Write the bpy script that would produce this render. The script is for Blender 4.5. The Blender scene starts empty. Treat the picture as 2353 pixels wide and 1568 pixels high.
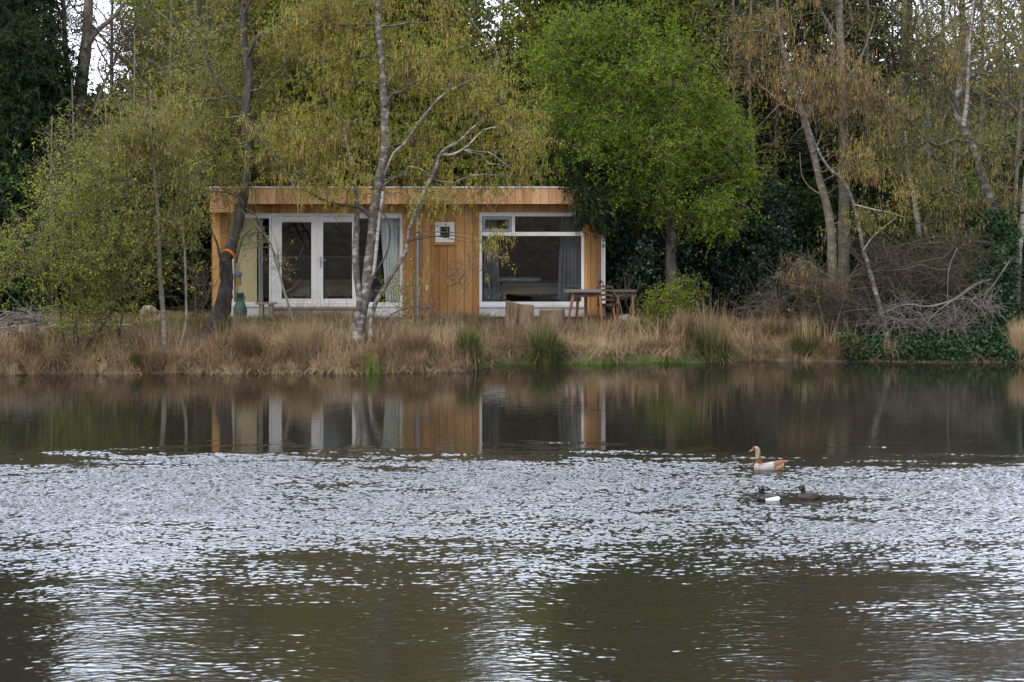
import bpy, bmesh, math
import numpy as np
from mathutils import Vector
rng = np.random.default_rng(11)
sc = bpy.context.scene
C = sc.collection
R = math.radians

# ---------------------------------------------------------------- camera
F, YH, H, CX = 4800.0, 405.0, 4.5, 1176.5     # focal length, horizon row, eye height, centre column
def P(px, py, D):
    return np.array([(px - CX) * D / F, D, H - (py - YH) * D / F])
cam = bpy.data.cameras.new('camera'); co = bpy.data.objects.new('camera', cam); C.objects.link(co)
co.location = (0, 0, H); co.rotation_euler = (R(90), 0, 0)
cam.sensor_width = 36; cam.lens = F / 2353 * 36; cam.shift_y = -(784 - YH) / 2353
cam.clip_start = 0.5; cam.clip_end = 4000
sc.camera = co

# ---------------------------------------------------------------- light
SUN_EL, SUN_AZ = 52, 205          # overcast; brightest part of the sky high behind the camera, to the left
w = bpy.data.worlds.new('World'); sc.world = w; w.use_nodes = True
nt = w.node_tree; N = nt.nodes; L = nt.links
for n in list(N): N.remove(n)
out = N.new('ShaderNodeOutputWorld'); bg = N.new('ShaderNodeBackground'); bg.inputs[1].default_value = 0.10
sky = N.new('ShaderNodeTexSky'); sky.sky_type = 'NISHITA'; sky.sun_disc = False
sky.sun_elevation = R(SUN_EL); sky.sun_rotation = R(SUN_AZ); sky.altitude = 0; sky.dust_density = 2.0
tc = N.new('ShaderNodeTexCoord'); mp = N.new('ShaderNodeMapping'); mp.inputs['Scale'].default_value = (1, 1, 2.2)
cn = N.new('ShaderNodeTexNoise'); cn.inputs['Scale'].default_value = 2.6; cn.inputs['Detail'].default_value = 6
cn.inputs['Roughness'].default_value = 0.55
cr = N.new('ShaderNodeValToRGB'); cr.color_ramp.elements[0].position = 0.32; cr.color_ramp.elements[1].position = 0.60
cr.color_ramp.elements[0].color = (0.62, 0.62, 0.62, 1); cr.color_ramp.elements[1].color = (0.97, 0.97, 0.97, 1)
mx = N.new('ShaderNodeMix'); mx.data_type = 'RGBA'; mx.inputs[7].default_value = (8.7, 9.3, 10.9, 1)
L.new(tc.outputs['Generated'], mp.inputs[0]); L.new(mp.outputs[0], cn.inputs['Vector']); L.new(cn.outputs['Fac'], cr.inputs[0])
L.new(cr.outputs[0], mx.inputs[0]); L.new(sky.outputs[0], mx.inputs[6])
# glow added to the sky beyond the far bank to brighten the water reflections
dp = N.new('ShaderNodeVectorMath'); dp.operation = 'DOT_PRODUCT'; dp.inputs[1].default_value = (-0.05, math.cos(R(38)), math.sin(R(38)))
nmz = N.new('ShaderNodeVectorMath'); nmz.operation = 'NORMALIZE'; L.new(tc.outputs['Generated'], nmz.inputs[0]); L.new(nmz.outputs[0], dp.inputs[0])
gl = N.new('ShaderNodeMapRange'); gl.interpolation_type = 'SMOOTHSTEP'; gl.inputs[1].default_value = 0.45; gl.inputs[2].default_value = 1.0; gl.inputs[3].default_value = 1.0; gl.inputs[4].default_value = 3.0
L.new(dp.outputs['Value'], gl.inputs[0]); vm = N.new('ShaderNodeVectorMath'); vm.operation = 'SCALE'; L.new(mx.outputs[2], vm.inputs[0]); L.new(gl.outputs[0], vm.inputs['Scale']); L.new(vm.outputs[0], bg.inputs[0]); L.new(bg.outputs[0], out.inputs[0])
sun = bpy.data.lights.new('sun', 'SUN'); so = bpy.data.objects.new('sun', sun); C.objects.link(so)
sun.energy = 1.5; sun.angle = R(14); sun.color = (1, 0.96, 0.9)
az = R(SUN_AZ); el = R(SUN_EL)
sdir = Vector((math.sin(az) * math.cos(el), math.cos(az) * math.cos(el), math.sin(el)))
so.rotation_euler = sdir.to_track_quat('Z', 'Y').to_euler()
sc.view_settings.view_transform = 'Standard'; sc.view_settings.look = 'None'
sc.view_settings.exposure = 1.0; sc.view_settings.gamma = 1.0
sc.cycles.max_bounces = 8; sc.cycles.transparent_max_bounces = 12
sc.cycles.use_denoising = True
sc.cycles.sample_clamp_indirect = 6

# ---------------------------------------------------------------- materials
def newmat(name):
    m = bpy.data.materials.new(name); m.use_nodes = True
    t = m.node_tree
    for n in list(t.nodes): t.nodes.remove(n)
    o = t.nodes.new('ShaderNodeOutputMaterial')
    return m, t, o
def nd(t, typ, **kw):
    n = t.nodes.new(typ)
    for k, v in kw.items(): setattr(n, k, v)
    return n
def ramp(t, cols, fac):
    r = nd(t, 'ShaderNodeValToRGB'); e = r.color_ramp.elements
    for i, (p, c) in enumerate(cols):
        if i < 2: e[i].position = p
        else: e.new(p)
    for i, (p, c) in enumerate(cols):
        e[i].position = p; e[i].color = (*c, 1)
    t.links.new(fac, r.inputs[0]); return r.outputs[0]
def noise(t, scale, stretch=(1, 1, 1), detail=3, rough=0.5):
    g = nd(t, 'ShaderNodeNewGeometry'); m = nd(t, 'ShaderNodeMapping'); m.inputs['Scale'].default_value = stretch
    n = nd(t, 'ShaderNodeTexNoise'); n.inputs['Scale'].default_value = scale; n.inputs['Detail'].default_value = detail
    n.inputs['Roughness'].default_value = rough
    t.links.new(g.outputs['Position'], m.inputs[0]); t.links.new(m.outputs[0], n.inputs['Vector']); return n.outputs['Fac']
def math_(t, op, a, b=None, clamp=False):
    n = nd(t, 'ShaderNodeMath', operation=op); n.use_clamp = clamp
    for i, v in enumerate((a, b)):
        if v is None: continue
        if isinstance(v, (int, float)): n.inputs[i].default_value = v
        else: t.links.new(v, n.inputs[i])
    return n.outputs[0]
def leafmat(name, cols, trans=0.4, gloss=0.0):
    m, t, o = newmat(name)
    a = nd(t, 'ShaderNodeAttribute', attribute_name='rnd')
    nz = noise(t, 0.9, detail=2)
    f = math_(t, 'ADD', math_(t, 'MULTIPLY', a.outputs['Fac'], 0.7), math_(t, 'MULTIPLY', math_(t, 'SUBTRACT', nz, 0.35), 1.0), True)
    k = len(cols)
    c = ramp(t, [(i / (k - 1), col) for i, col in enumerate(cols)], f)
    d = nd(t, 'ShaderNodeBsdfDiffuse'); tr = nd(t, 'ShaderNodeBsdfTranslucent'); mxs = nd(t, 'ShaderNodeMixShader'); mxs.inputs[0].default_value = trans
    t.links.new(c, d.inputs[0]); t.links.new(c, tr.inputs[0]); t.links.new(d.outputs[0], mxs.inputs[1]); t.links.new(tr.outputs[0], mxs.inputs[2])
    last = mxs
    if gloss:
        g = nd(t, 'ShaderNodeBsdfGlossy'); g.inputs['Roughness'].default_value = 0.38; g.inputs[0].default_value = (0.8, 0.85, 0.9, 1)
        m2 = nd(t, 'ShaderNodeMixShader'); m2.inputs[0].default_value = gloss
        t.links.new(mxs.outputs[0], m2.inputs[1]); t.links.new(g.outputs[0], m2.inputs[2]); last = m2
    t.links.new(last.outputs[0], o.inputs[0]); return m
def surf(name, cols, scale=4, stretch=(1, 1, 1), rough=0.8, spec=0.3, bump=0.0, rnd=0.0, detail=4, metal=0.0, wear=None):
    m, t, o = newmat(name)
    b = nd(t, 'ShaderNodeBsdfPrincipled'); b.inputs['Roughness'].default_value = rough
    b.inputs['Specular IOR Level'].default_value = spec; b.inputs['Metallic'].default_value = metal
    nz = noise(t, scale, stretch, detail, 0.6)
    f = nz
    if rnd:
        a = nd(t, 'ShaderNodeAttribute', attribute_name='rnd')
        f = math_(t, 'ADD', math_(t, 'MULTIPLY', nz, 1 - rnd), math_(t, 'MULTIPLY', a.outputs['Fac'], rnd), True)
    k = len(cols)
    c = ramp(t, [(0.25 + 0.5 * i / (k - 1), col) for i, col in enumerate(cols)], f)
    if wear:                                   # streaky greying of old timber
        wn = ramp(t, [(0.50, (0, 0, 0)), (0.75, (0.65, 0.65, 0.65))], noise(t, 1.4, (5, 5, 0.6), 6, 0.65))
        mxw = nd(t, 'ShaderNodeMix', data_type='RGBA'); mxw.inputs[7].default_value = (*wear, 1)
        t.links.new(wn, mxw.inputs[0]); t.links.new(c, mxw.inputs[6]); c = mxw.outputs[2]
    t.links.new(c, b.inputs['Base Color'])
    if bump:
        bp = nd(t, 'ShaderNodeBump'); bp.inputs['Distance'].default_value = bump; bp.inputs['Strength'].default_value = 0.8
        t.links.new(nz, bp.inputs['Height']); t.links.new(bp.outputs[0], b.inputs['Normal'])
    t.links.new(b.outputs[0], o.inputs[0]); return m
M = {}
M['bark_dark'] = surf('bark_dark', [(0.02, 0.017, 0.013), (0.055, 0.046, 0.037), (0.12, 0.103, 0.085)], 9, (1, 1, 0.35), bump=0.03)
M['bark_grey'] = surf('bark_grey', [(0.07, 0.06, 0.045), (0.14, 0.12, 0.09), (0.24, 0.21, 0.16)], 8, (1, 1, 0.5), bump=0.02)
M['bark_birch'] = surf('bark_birch', [(0.04, 0.036, 0.03), (0.20, 0.185, 0.165), (0.38, 0.36, 0.33), (0.46, 0.44, 0.41)], 6, (0.8, 0.8, 3.2), bump=0.012, detail=5)
M['bark_birch_old'] = surf('bark_birch_old', [(0.028, 0.024, 0.02), (0.11, 0.095, 0.08), (0.42, 0.39, 0.35)], 5, (1, 1, 1.6), bump=0.02, detail=5)
M['bark_tan'] = surf('bark_tan', [(0.05, 0.042, 0.03), (0.13, 0.108, 0.08), (0.24, 0.205, 0.16)], 6, (0.8, 0.8, 2.0), bump=0.015)
M['twig'] = surf('twig', [(0.06, 0.045, 0.03), (0.12, 0.095, 0.07)], 3)
M['twig_grey'] = surf('twig_grey', [(0.08, 0.068, 0.055), (0.22, 0.195, 0.17)], 3)
M['leaf_spring'] = leafmat('leaf_spring', [(0.13, 0.165, 0.022), (0.24, 0.275, 0.036), (0.37, 0.40, 0.06)], 0.5)
M['leaf_green'] = leafmat('leaf_green', [(0.08, 0.13, 0.012), (0.18, 0.25, 0.02), (0.31, 0.38, 0.038)], 0.5)
M['leaf_olive'] = leafmat('leaf_olive', [(0.10, 0.12, 0.03), (0.18, 0.20, 0.04), (0.26, 0.27, 0.06)], 0.4)
M['leaf_birch'] = leafmat('leaf_birch', [(0.13, 0.17, 0.02), (0.26, 0.295, 0.034), (0.42, 0.45, 0.06)], 0.5)
M['catkin'] = leafmat('catkin', [(0.28, 0.18, 0.055), (0.42, 0.28, 0.085), (0.50, 0.37, 0.12)], 0.35)
M['catkin_rust'] = leafmat('catkin_rust', [(0.22, 0.14, 0.06), (0.38, 0.23, 0.09), (0.50, 0.32, 0.12)], 0.35)
M['leaf_mid'] = leafmat('leaf_mid', [(0.05, 0.09, 0.016), (0.11, 0.17, 0.03), (0.20, 0.27, 0.055)], 0.35)
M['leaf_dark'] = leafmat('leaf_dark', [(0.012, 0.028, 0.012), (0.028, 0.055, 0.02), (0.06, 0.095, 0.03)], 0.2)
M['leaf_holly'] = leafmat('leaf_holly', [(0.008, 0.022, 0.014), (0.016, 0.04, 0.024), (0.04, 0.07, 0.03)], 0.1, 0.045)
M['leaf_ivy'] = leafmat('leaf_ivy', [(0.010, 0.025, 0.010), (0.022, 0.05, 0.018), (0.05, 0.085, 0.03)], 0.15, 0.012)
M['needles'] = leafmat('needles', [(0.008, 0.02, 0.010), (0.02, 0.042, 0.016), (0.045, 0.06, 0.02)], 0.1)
M['dry_grass'] = leafmat('dry_grass', [(0.07, 0.045, 0.025), (0.19, 0.125, 0.07), (0.36, 0.255, 0.15), (0.52, 0.405, 0.25)], 0.25)
M['rush'] = leafmat('rush', [(0.02, 0.038, 0.010), (0.055, 0.08, 0.02), (0.20, 0.17, 0.08)], 0.2)
M['fresh_grass'] = leafmat('fresh_grass', [(0.05, 0.11, 0.015), (0.09, 0.19, 0.025), (0.14, 0.26, 0.035)], 0.35)
M['lawn'] = leafmat('lawn', [(0.12, 0.13, 0.04), (0.22, 0.19, 0.08), (0.34, 0.26, 0.13)], 0.3)
M['boards'] = surf('boards', [(0.27, 0.125, 0.036), (0.41, 0.20, 0.062), (0.50, 0.265, 0.092)], 5, (3, 3, 0.35), rough=0.62, rnd=0.45, bump=0.002, wear=(0.17, 0.11, 0.065))
M['fascia'] = surf('fascia', [(0.42, 0.21, 0.09), (0.54, 0.29, 0.135), (0.64, 0.37, 0.19)], 5, (3, 3, 0.5), rough=0.6, rnd=0.45, bump=0.002, wear=(0.24, 0.17, 0.12))
M['white_paint'] = surf('white_paint', [(0.58, 0.56, 0.53), (0.70, 0.68, 0.65), (0.74, 0.72, 0.70)], 2.5, rough=0.45)
M['vent_grey'] = surf('vent_grey', [(0.25, 0.26, 0.27), (0.30, 0.31, 0.32)], 2, rough=0.5)
M['plinth'] = surf('plinth', [(0.42, 0.40, 0.37), (0.60, 0.59, 0.56), (0.68, 0.67, 0.64)], 3, bump=0.004)
M['step_wood'] = surf('step_wood', [(0.24, 0.18, 0.13), (0.38, 0.30, 0.23)], 5, (0.4, 1, 2), bump=0.004)
M['roof_felt'] = surf('roof_felt', [(0.06, 0.06, 0.06), (0.10, 0.10, 0.10)], 6)
M['alu'] = surf('alu', [(0.52, 0.53, 0.56), (0.66, 0.67, 0.70)], 2, rough=0.35, spec=0.6)
M['zinc'] = surf('zinc', [(0.20, 0.24, 0.30), (0.32, 0.37, 0.44)], 3, (1, 1, 0.6), rough=0.45, spec=0.6)
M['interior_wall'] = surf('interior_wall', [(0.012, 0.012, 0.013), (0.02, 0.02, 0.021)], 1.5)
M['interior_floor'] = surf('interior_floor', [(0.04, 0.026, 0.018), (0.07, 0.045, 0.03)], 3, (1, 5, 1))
M['oak'] = surf('oak', [(0.22, 0.15, 0.075), (0.31, 0.22, 0.12)], 3, (0.5, 1, 3), rough=0.5)
M['kitchen_dark'] = surf('kitchen_dark', [(0.03, 0.032, 0.036), (0.05, 0.052, 0.058)], 3, rough=0.4)
M['worktop'] = surf('worktop', [(0.38, 0.40, 0.43), (0.5, 0.52, 0.55)], 4, rough=0.35)
M['cloth_blue'] = surf('cloth_blue', [(0.06, 0.068, 0.076), (0.105, 0.115, 0.126)], 6, (4, 4, 0.3))
M['cloth_pale'] = surf('cloth_pale', [(0.60, 0.64, 0.61), (0.76, 0.79, 0.76)], 6, (4, 4, 0.3))
M['blind'] = surf('blind', [(0.66, 0.52, 0.28), (0.72, 0.58, 0.33)], 20)
M['bedding'] = surf('bedding', [(0.12, 0.17, 0.19), (0.20, 0.26, 0.27)], 5)
M['pillow'] = surf('pillow', [(0.36, 0.42, 0.38), (0.52, 0.56, 0.5)], 5)
M['rust_red'] = surf('rust_red', [(0.2, 0.03, 0.025), (0.3, 0.05, 0.04)], 5)
M['stump_wood'] = surf('stump_wood', [(0.05, 0.035, 0.02), (0.19, 0.13, 0.08), (0.30, 0.22, 0.14)], 7, (2, 2, 0.4), bump=0.015)
M['old_wood'] = surf('old_wood', [(0.13, 0.10, 0.07), (0.25, 0.20, 0.15), (0.34, 0.29, 0.23)], 6, (0.6, 1.5, 3), bump=0.006)
M['table_leg'] = surf('table_leg', [(0.22, 0.09, 0.035), (0.34, 0.16, 0.07)], 6, (2, 2, 0.5), rough=0.55)
M['table_top'] = surf('table_top', [(0.13, 0.115, 0.10), (0.22, 0.20, 0.18)], 5, (0.6, 2, 2), rough=0.4)
M['table_edge'] = surf('table_edge', [(0.05, 0.025, 0.02), (0.10, 0.05, 0.035)], 6)
M['black_metal'] = surf('black_metal', [(0.012, 0.012, 0.014), (0.03, 0.03, 0.034)], 5, rough=0.4, spec=0.5)
M['blue_enamel'] = surf('blue_enamel', [(0.012, 0.016, 0.10), (0.03, 0.04, 0.19)], 5, rough=0.3, spec=0.6)
M['stone'] = surf('stone', [(0.09, 0.075, 0.05), (0.20, 0.17, 0.125), (0.30, 0.265, 0.21)], 6, bump=0.02)
M['green_glaze'] = surf('green_glaze', [(0.010, 0.045, 0.03), (0.02, 0.08, 0.05)], 6, rough=0.3, spec=0.6)
M['green_pale'] = surf('green_pale', [(0.03, 0.07, 0.05), (0.09, 0.13, 0.10)], 8, rough=0.55)
M['pot_brown'] = surf('pot_brown', [(0.06, 0.045, 0.035), (0.14, 0.11, 0.08)], 8, rough=0.6)
M['orange_band'] = surf('orange_band', [(0.80, 0.20, 0.01), (0.90, 0.27, 0.02)], 5, rough=0.5)
M['feeder_wood'] = surf('feeder_wood', [(0.20, 0.12, 0.04), (0.34, 0.21, 0.08)], 7, bump=0.003)
M['slate'] = surf('slate', [(0.035, 0.04, 0.06), (0.075, 0.085, 0.12)], 7, rough=0.55)
M['roof_tiles'] = surf('roof_tiles', [(0.045, 0.042, 0.055), (0.08, 0.075, 0.09), (0.12, 0.115, 0.135)], 3, (1, 2, 6), bump=0.02, rnd=0.4)
M['brown_wall'] = surf('brown_wall', [(0.05, 0.035, 0.03), (0.10, 0.065, 0.05)], 4, (1, 1, 6))
# birds
def flat(name, c, rough=0.6, var=0.8): return surf(name, [tuple(v * var for v in c), c], 60, rough=rough)
M['cream'] = flat('cream', (0.31, 0.245, 0.165)); M['breast'] = flat('breast', (0.33, 0.285, 0.21)); M['flank'] = flat('flank', (0.27, 0.255, 0.235))
M['rust'] = flat('rust', (0.17, 0.06, 0.02), var=0.65); M['rump'] = flat('rump', (0.18, 0.066, 0.022), var=0.6); M['backbrown'] = flat('backbrown', (0.21, 0.15, 0.12))
M['eyepatch'] = flat('eyepatch', (0.16, 0.045, 0.015)); M['pink'] = flat('pink', (0.36, 0.17, 0.16), 0.4); M['tailblack'] = flat('tailblack', (0.03, 0.03, 0.04))
M['undertail'] = flat('undertail', (0.42, 0.29, 0.14)); M['blackplum'] = flat('blackplum', (0.014, 0.012, 0.02), 0.4); M['white_f'] = flat('white_f', (0.82, 0.82, 0.82), var=0.93)
M['darkbrown'] = flat('darkbrown', (0.016, 0.012, 0.011)); M['midbrown'] = flat('midbrown', (0.05, 0.027, 0.022), var=0.5); M['bluebill'] = flat('bluebill', (0.15, 0.21, 0.26), 0.35)
M['yelloweye'] = flat('yelloweye', (0.75, 0.5, 0.03), 0.2); M['darkeye'] = flat('darkeye', (0.02, 0.01, 0.01), 0.15)

def glass():
    m, t, o = newmat('glass')
    fr = nd(t, 'ShaderNodeLayerWeight'); fr.inputs[0].default_value = 0.5
    f2 = math_(t, 'ADD', math_(t, 'MULTIPLY', math_(t, 'POWER', fr.outputs['Facing'], 5.0), 0.9), 0.045, True)
    tr = nd(t, 'ShaderNodeBsdfTransparent'); tr.inputs[0].default_value = (0.93, 0.95, 0.95, 1)
    g = nd(t, 'ShaderNodeBsdfGlossy'); g.inputs['Roughness'].default_value = 0.0; g.inputs[0].default_value = (1, 1, 1, 1)
    mxs = nd(t, 'ShaderNodeMixShader'); t.links.new(f2, mxs.inputs[0]); t.links.new(tr.outputs[0], mxs.inputs[1]); t.links.new(g.outputs[0], mxs.inputs[2])
    t.links.new(mxs.outputs[0], o.inputs[0]); return m
M['glass'] = glass()

def watermat():
    m, t, o = newmat('pond_water')
    b = nd(t, 'ShaderNodeBsdfPrincipled')
    b.inputs['Base Color'].default_value = (0.015, 0.013, 0.009, 1);  b.inputs['IOR'].default_value = 1.5
    g = nd(t, 'ShaderNodeNewGeometry'); s = nd(t, 'ShaderNodeSeparateXYZ'); t.links.new(g.outputs['Position'], s.inputs[0])
    Y = s.outputs[1]
    def mr(v, a, b_, lo, hi):
        r = nd(t, 'ShaderNodeMapRange', interpolation_type='SMOOTHSTEP'); r.inputs[1].default_value = a; r.inputs[2].default_value = b_
        r.inputs[3].default_value = lo; r.inputs[4].default_value = hi; t.links.new(v, r.inputs[0]); return r.outputs[0]
    edge = noise(t, 0.35, (1, 0.8, 1), 4, 0.6)
    Ye = math_(t, 'ADD', Y, math_(t, 'MULTIPLY', math_(t, 'SUBTRACT', edge, 0.5), 5.0))
    t.links.new(math_(t, 'MINIMUM', mr(Ye, 35.2, 31.6, 0.03, 0.13), mr(Y, 20.0, 30.0, 0.055, 0.13)), b.inputs['Roughness'])      # ripples too fine to model
    far = mr(Ye, 34.9, 32.6, 0.0, 1.0)                     # wind does not reach the lee of the far bank
    near = mr(Ye, 28.5, 20.5, 1.0, 0.30)
    patch = mr(noise(t, 0.22, (1, 0.55, 1), 3, 0.5), 0.36, 0.62, 0.55, 1.12)
    mask = math_(t, 'MULTIPLY', math_(t, 'MULTIPLY', far, near), patch)
    n1 = noise(t, 13.0, (0.8, 1.2, 1), 2.0, 0.5)
    h = math_(t, 'MULTIPLY', n1, 0.004)
    h = math_(t, 'MULTIPLY', h, mask)
    calm = math_(t, 'MULTIPLY', noise(t, 5.0, (0.35, 1.6, 1), 2, 0.5), 0.0020)
    h = math_(t, 'ADD', h, calm)
    bp = nd(t, 'ShaderNodeBump'); bp.inputs['Strength'].default_value = 1.0; bp.inputs['Distance'].default_value = 1.0
    t.links.new(h, bp.inputs['Height']); t.links.new(bp.outputs[0], b.inputs['Normal']); t.links.new(b.outputs[0], o.inputs[0]); return m
M['water'] = watermat()
M['ground'] = surf('ground', [(0.018, 0.013, 0.008), (0.05, 0.038, 0.022), (0.11, 0.085, 0.05)], 2.2, bump=0.05, detail=7)

# ---------------------------------------------------------------- mesh building
class G:
    """collects polygons and links them as ONE mesh object"""
    def __init__(s): s.v = []; s.f = []; s.n = 0; s.mats = []
    def mi(s, m):
        if m not in s.mats: s.mats.append(m)
        return s.mats.index(m)
    def add(s, v, f, m, rnd=0.5, smooth=False):
        v = np.asarray(v, float).reshape(-1, 3); f = np.asarray(f, np.int64)
        if len(f) == 0: return
        r = np.broadcast_to(np.asarray(rnd, float), (len(f),))
        s.v.append(v); s.f.append((f + s.n, s.mi(m), r, smooth)); s.n += len(v)
    def build(s, name, parent=None, origin=(0, 0, 0)):
        me = bpy.data.meshes.new(name)
        v = np.concatenate(s.v) - np.asarray(origin, float)
        me.vertices.add(len(v)); me.vertices.foreach_set('co', v.astype(np.float32).ravel())
        sizes = np.concatenate([np.full(len(f), f.shape[1]) for f, _, _, _ in s.f])
        loops = np.concatenate([f.ravel() for f, _, _, _ in s.f])
        me.loops.add(len(loops)); me.loops.foreach_set('vertex_index', loops.astype(np.int32))
        me.polygons.add(len(sizes))
        me.polygons.foreach_set('loop_start', (np.cumsum(sizes) - sizes).astype(np.int32))
        me.polygons.foreach_set('material_index', np.concatenate([np.full(len(f), m) for f, m, _, _ in s.f]).astype(np.int32))
        me.polygons.foreach_set('use_smooth', np.concatenate([np.full(len(f), sm) for f, _, _, sm in s.f]))
        me.update(calc_edges=True)
        a = me.attributes.new('rnd', 'FLOAT', 'FACE'); a.data.foreach_set('value', np.concatenate([r for _, _, r, _ in s.f]).astype(np.float32))
        for m in s.mats: me.materials.append(M[m])
        o = bpy.data.objects.new(name, me); C.objects.link(o)
        if parent: o.parent = parent
        else: o.location = origin
        return o
def box(g, x0, x1, y0, y1, z0, z1, m, rnd=0.5):
    v = [(x, y, z) for x in (x0, x1) for y in (y0, y1) for z in (z0, z1)]
    g.add(v, [(0, 1, 3, 2), (4, 6, 7, 5), (0, 4, 5, 1), (2, 3, 7, 6), (0, 2, 6, 4), (1, 5, 7, 3)], m, rnd)
def catmull(pts, rad, step=3):
    pts = np.asarray(pts, float); rad = np.asarray(rad, float); n = len(pts); o = []; q = []
    pe = np.vstack([2 * pts[0] - pts[1], pts, 2 * pts[-1] - pts[-2]])
    for i in range(n - 1):
        a, b, c, d = pe[i:i + 4]
        for k in range(step):
            t = k / step
            o.append(0.5 * (2 * b + (c - a) * t + (2 * a - 5 * b + 4 * c - d) * t * t + (-a + 3 * b - 3 * c + d) * t ** 3)); q.append(rad[i] * (1 - t) + rad[i + 1] * t)
    o.append(pts[-1]); q.append(rad[-1]); return np.array(o), np.array(q)
def tubes(g, paths, radii, sides, m, rnd=0.5, wob=0.0, cap=False):
    """paths (N,K,3), radii (N,K)"""
    paths = np.asarray(paths, float); radii = np.asarray(radii, float)
    if paths.ndim == 2: paths = paths[None]; radii = radii[None]
    n, k, _ = paths.shape
    if n == 0: return
    t = np.gradient(paths, axis=1); t /= np.linalg.norm(t, axis=2, keepdims=True) + 1e-9
    ref = np.where((np.abs(t[:, :1, 2:3]) > 0.8), np.array([1.0, 0.13, 0]), np.array([0.1, 0.05, 1.0]))
    ref = np.broadcast_to(ref, t.shape)
    a = np.cross(t, ref); a /= np.linalg.norm(a, axis=2, keepdims=True) + 1e-9
    b = np.cross(t, a)
    th = np.arange(sides) / sides * 2 * np.pi
    rr = radii[:, :, None] * (1 + (wob * rng.normal(size=(n, k, sides)) if wob else 0))
    v = paths[:, :, None, :] + rr[..., None] * (np.cos(th)[None, None, :, None] * a[:, :, None, :] + np.sin(th)[None, None, :, None] * b[:, :, None, :])
    base = (np.arange(n) * k * sides)[:, None, None]; ring = (np.arange(k - 1) * sides)[None, :, None]; j = np.arange(sides)[None, None, :]; j2 = (j + 1) % sides
    f = np.stack([base + ring + j, base + ring + j2, base + ring + sides + j2, base + ring + sides + j], -1).reshape(-1, 4)
    r = np.repeat(np.broadcast_to(np.asarray(rnd, float), (n,)), (k - 1) * sides)
    vv = v.reshape(-1, 3); g.add(vv, f, m, r, True)
    if cap:
        for i in range(n):
            for e, rev in ((0, False), (k - 1, True)):
                ring_v = vv[(i * k + e) * sides:(i * k + e + 1) * sides]
                idx = list(range(sides)); g.add(ring_v, [idx[::-1] if rev else idx], m, 0.5)
def lathe(g, prof, cx, cy, m, sides=20, wob=0.0):
    prof = np.asarray(prof, float); th = np.arange(sides) / sides * 2 * np.pi
    r = prof[:, 0][:, None] * (1 + wob * np.sin(3 * th + 1)[None] + wob * 0.6 * np.sin(5 * th)[None])
    v = np.stack([cx + r * np.cos(th), cy + r * np.sin(th), np.broadcast_to(prof[:, 1][:, None], r.shape)], -1).reshape(-1, 3)
    k = len(prof); f = [(i * sides + j, i * sides + (j + 1) % sides, (i + 1) * sides + (j + 1) % sides, (i + 1) * sides + j) for i in range(k - 1) for j in range(sides)]
    g.add(v, f, m, 0.5, True)
def rect_leaves(g, c, a, b, m, rnd):
    """diamond leaves: centre c, half length a, half width b"""
    v = np.stack([c - a, c + b, c + a, c - b], 1).reshape(-1, 3); n = len(c)
    g.add(v, np.arange(n * 4).reshape(n, 4), m, rnd)
def rand_dir(n):
    v = rng.normal(size=(n, 3)); return v / (np.linalg.norm(v, axis=1, keepdims=True) + 1e-9)
def unit(v): return v / (np.linalg.norm(v, axis=-1, keepdims=True) + 1e-9)

# ---------------------------------------------------------------- naming
def tag(o, label, cat=None, group=None, kind=None):
    if label: o['label'] = label
    if cat: o['category'] = cat
    if group: o['group'] = group
    if kind: o['kind'] = kind
    return o
def thing(name, loc, label, cat, group=None):
    o = bpy.data.objects.new(name, None); o.empty_display_size = 0.2; C.objects.link(o); o.location = loc
    return tag(o, label, cat, group)
def copy_tree(o, parent=None):
    c = o.copy(); C.objects.link(c); c.parent = parent
    for ch in list(o.children): copy_tree(ch, c)
    return c

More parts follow.
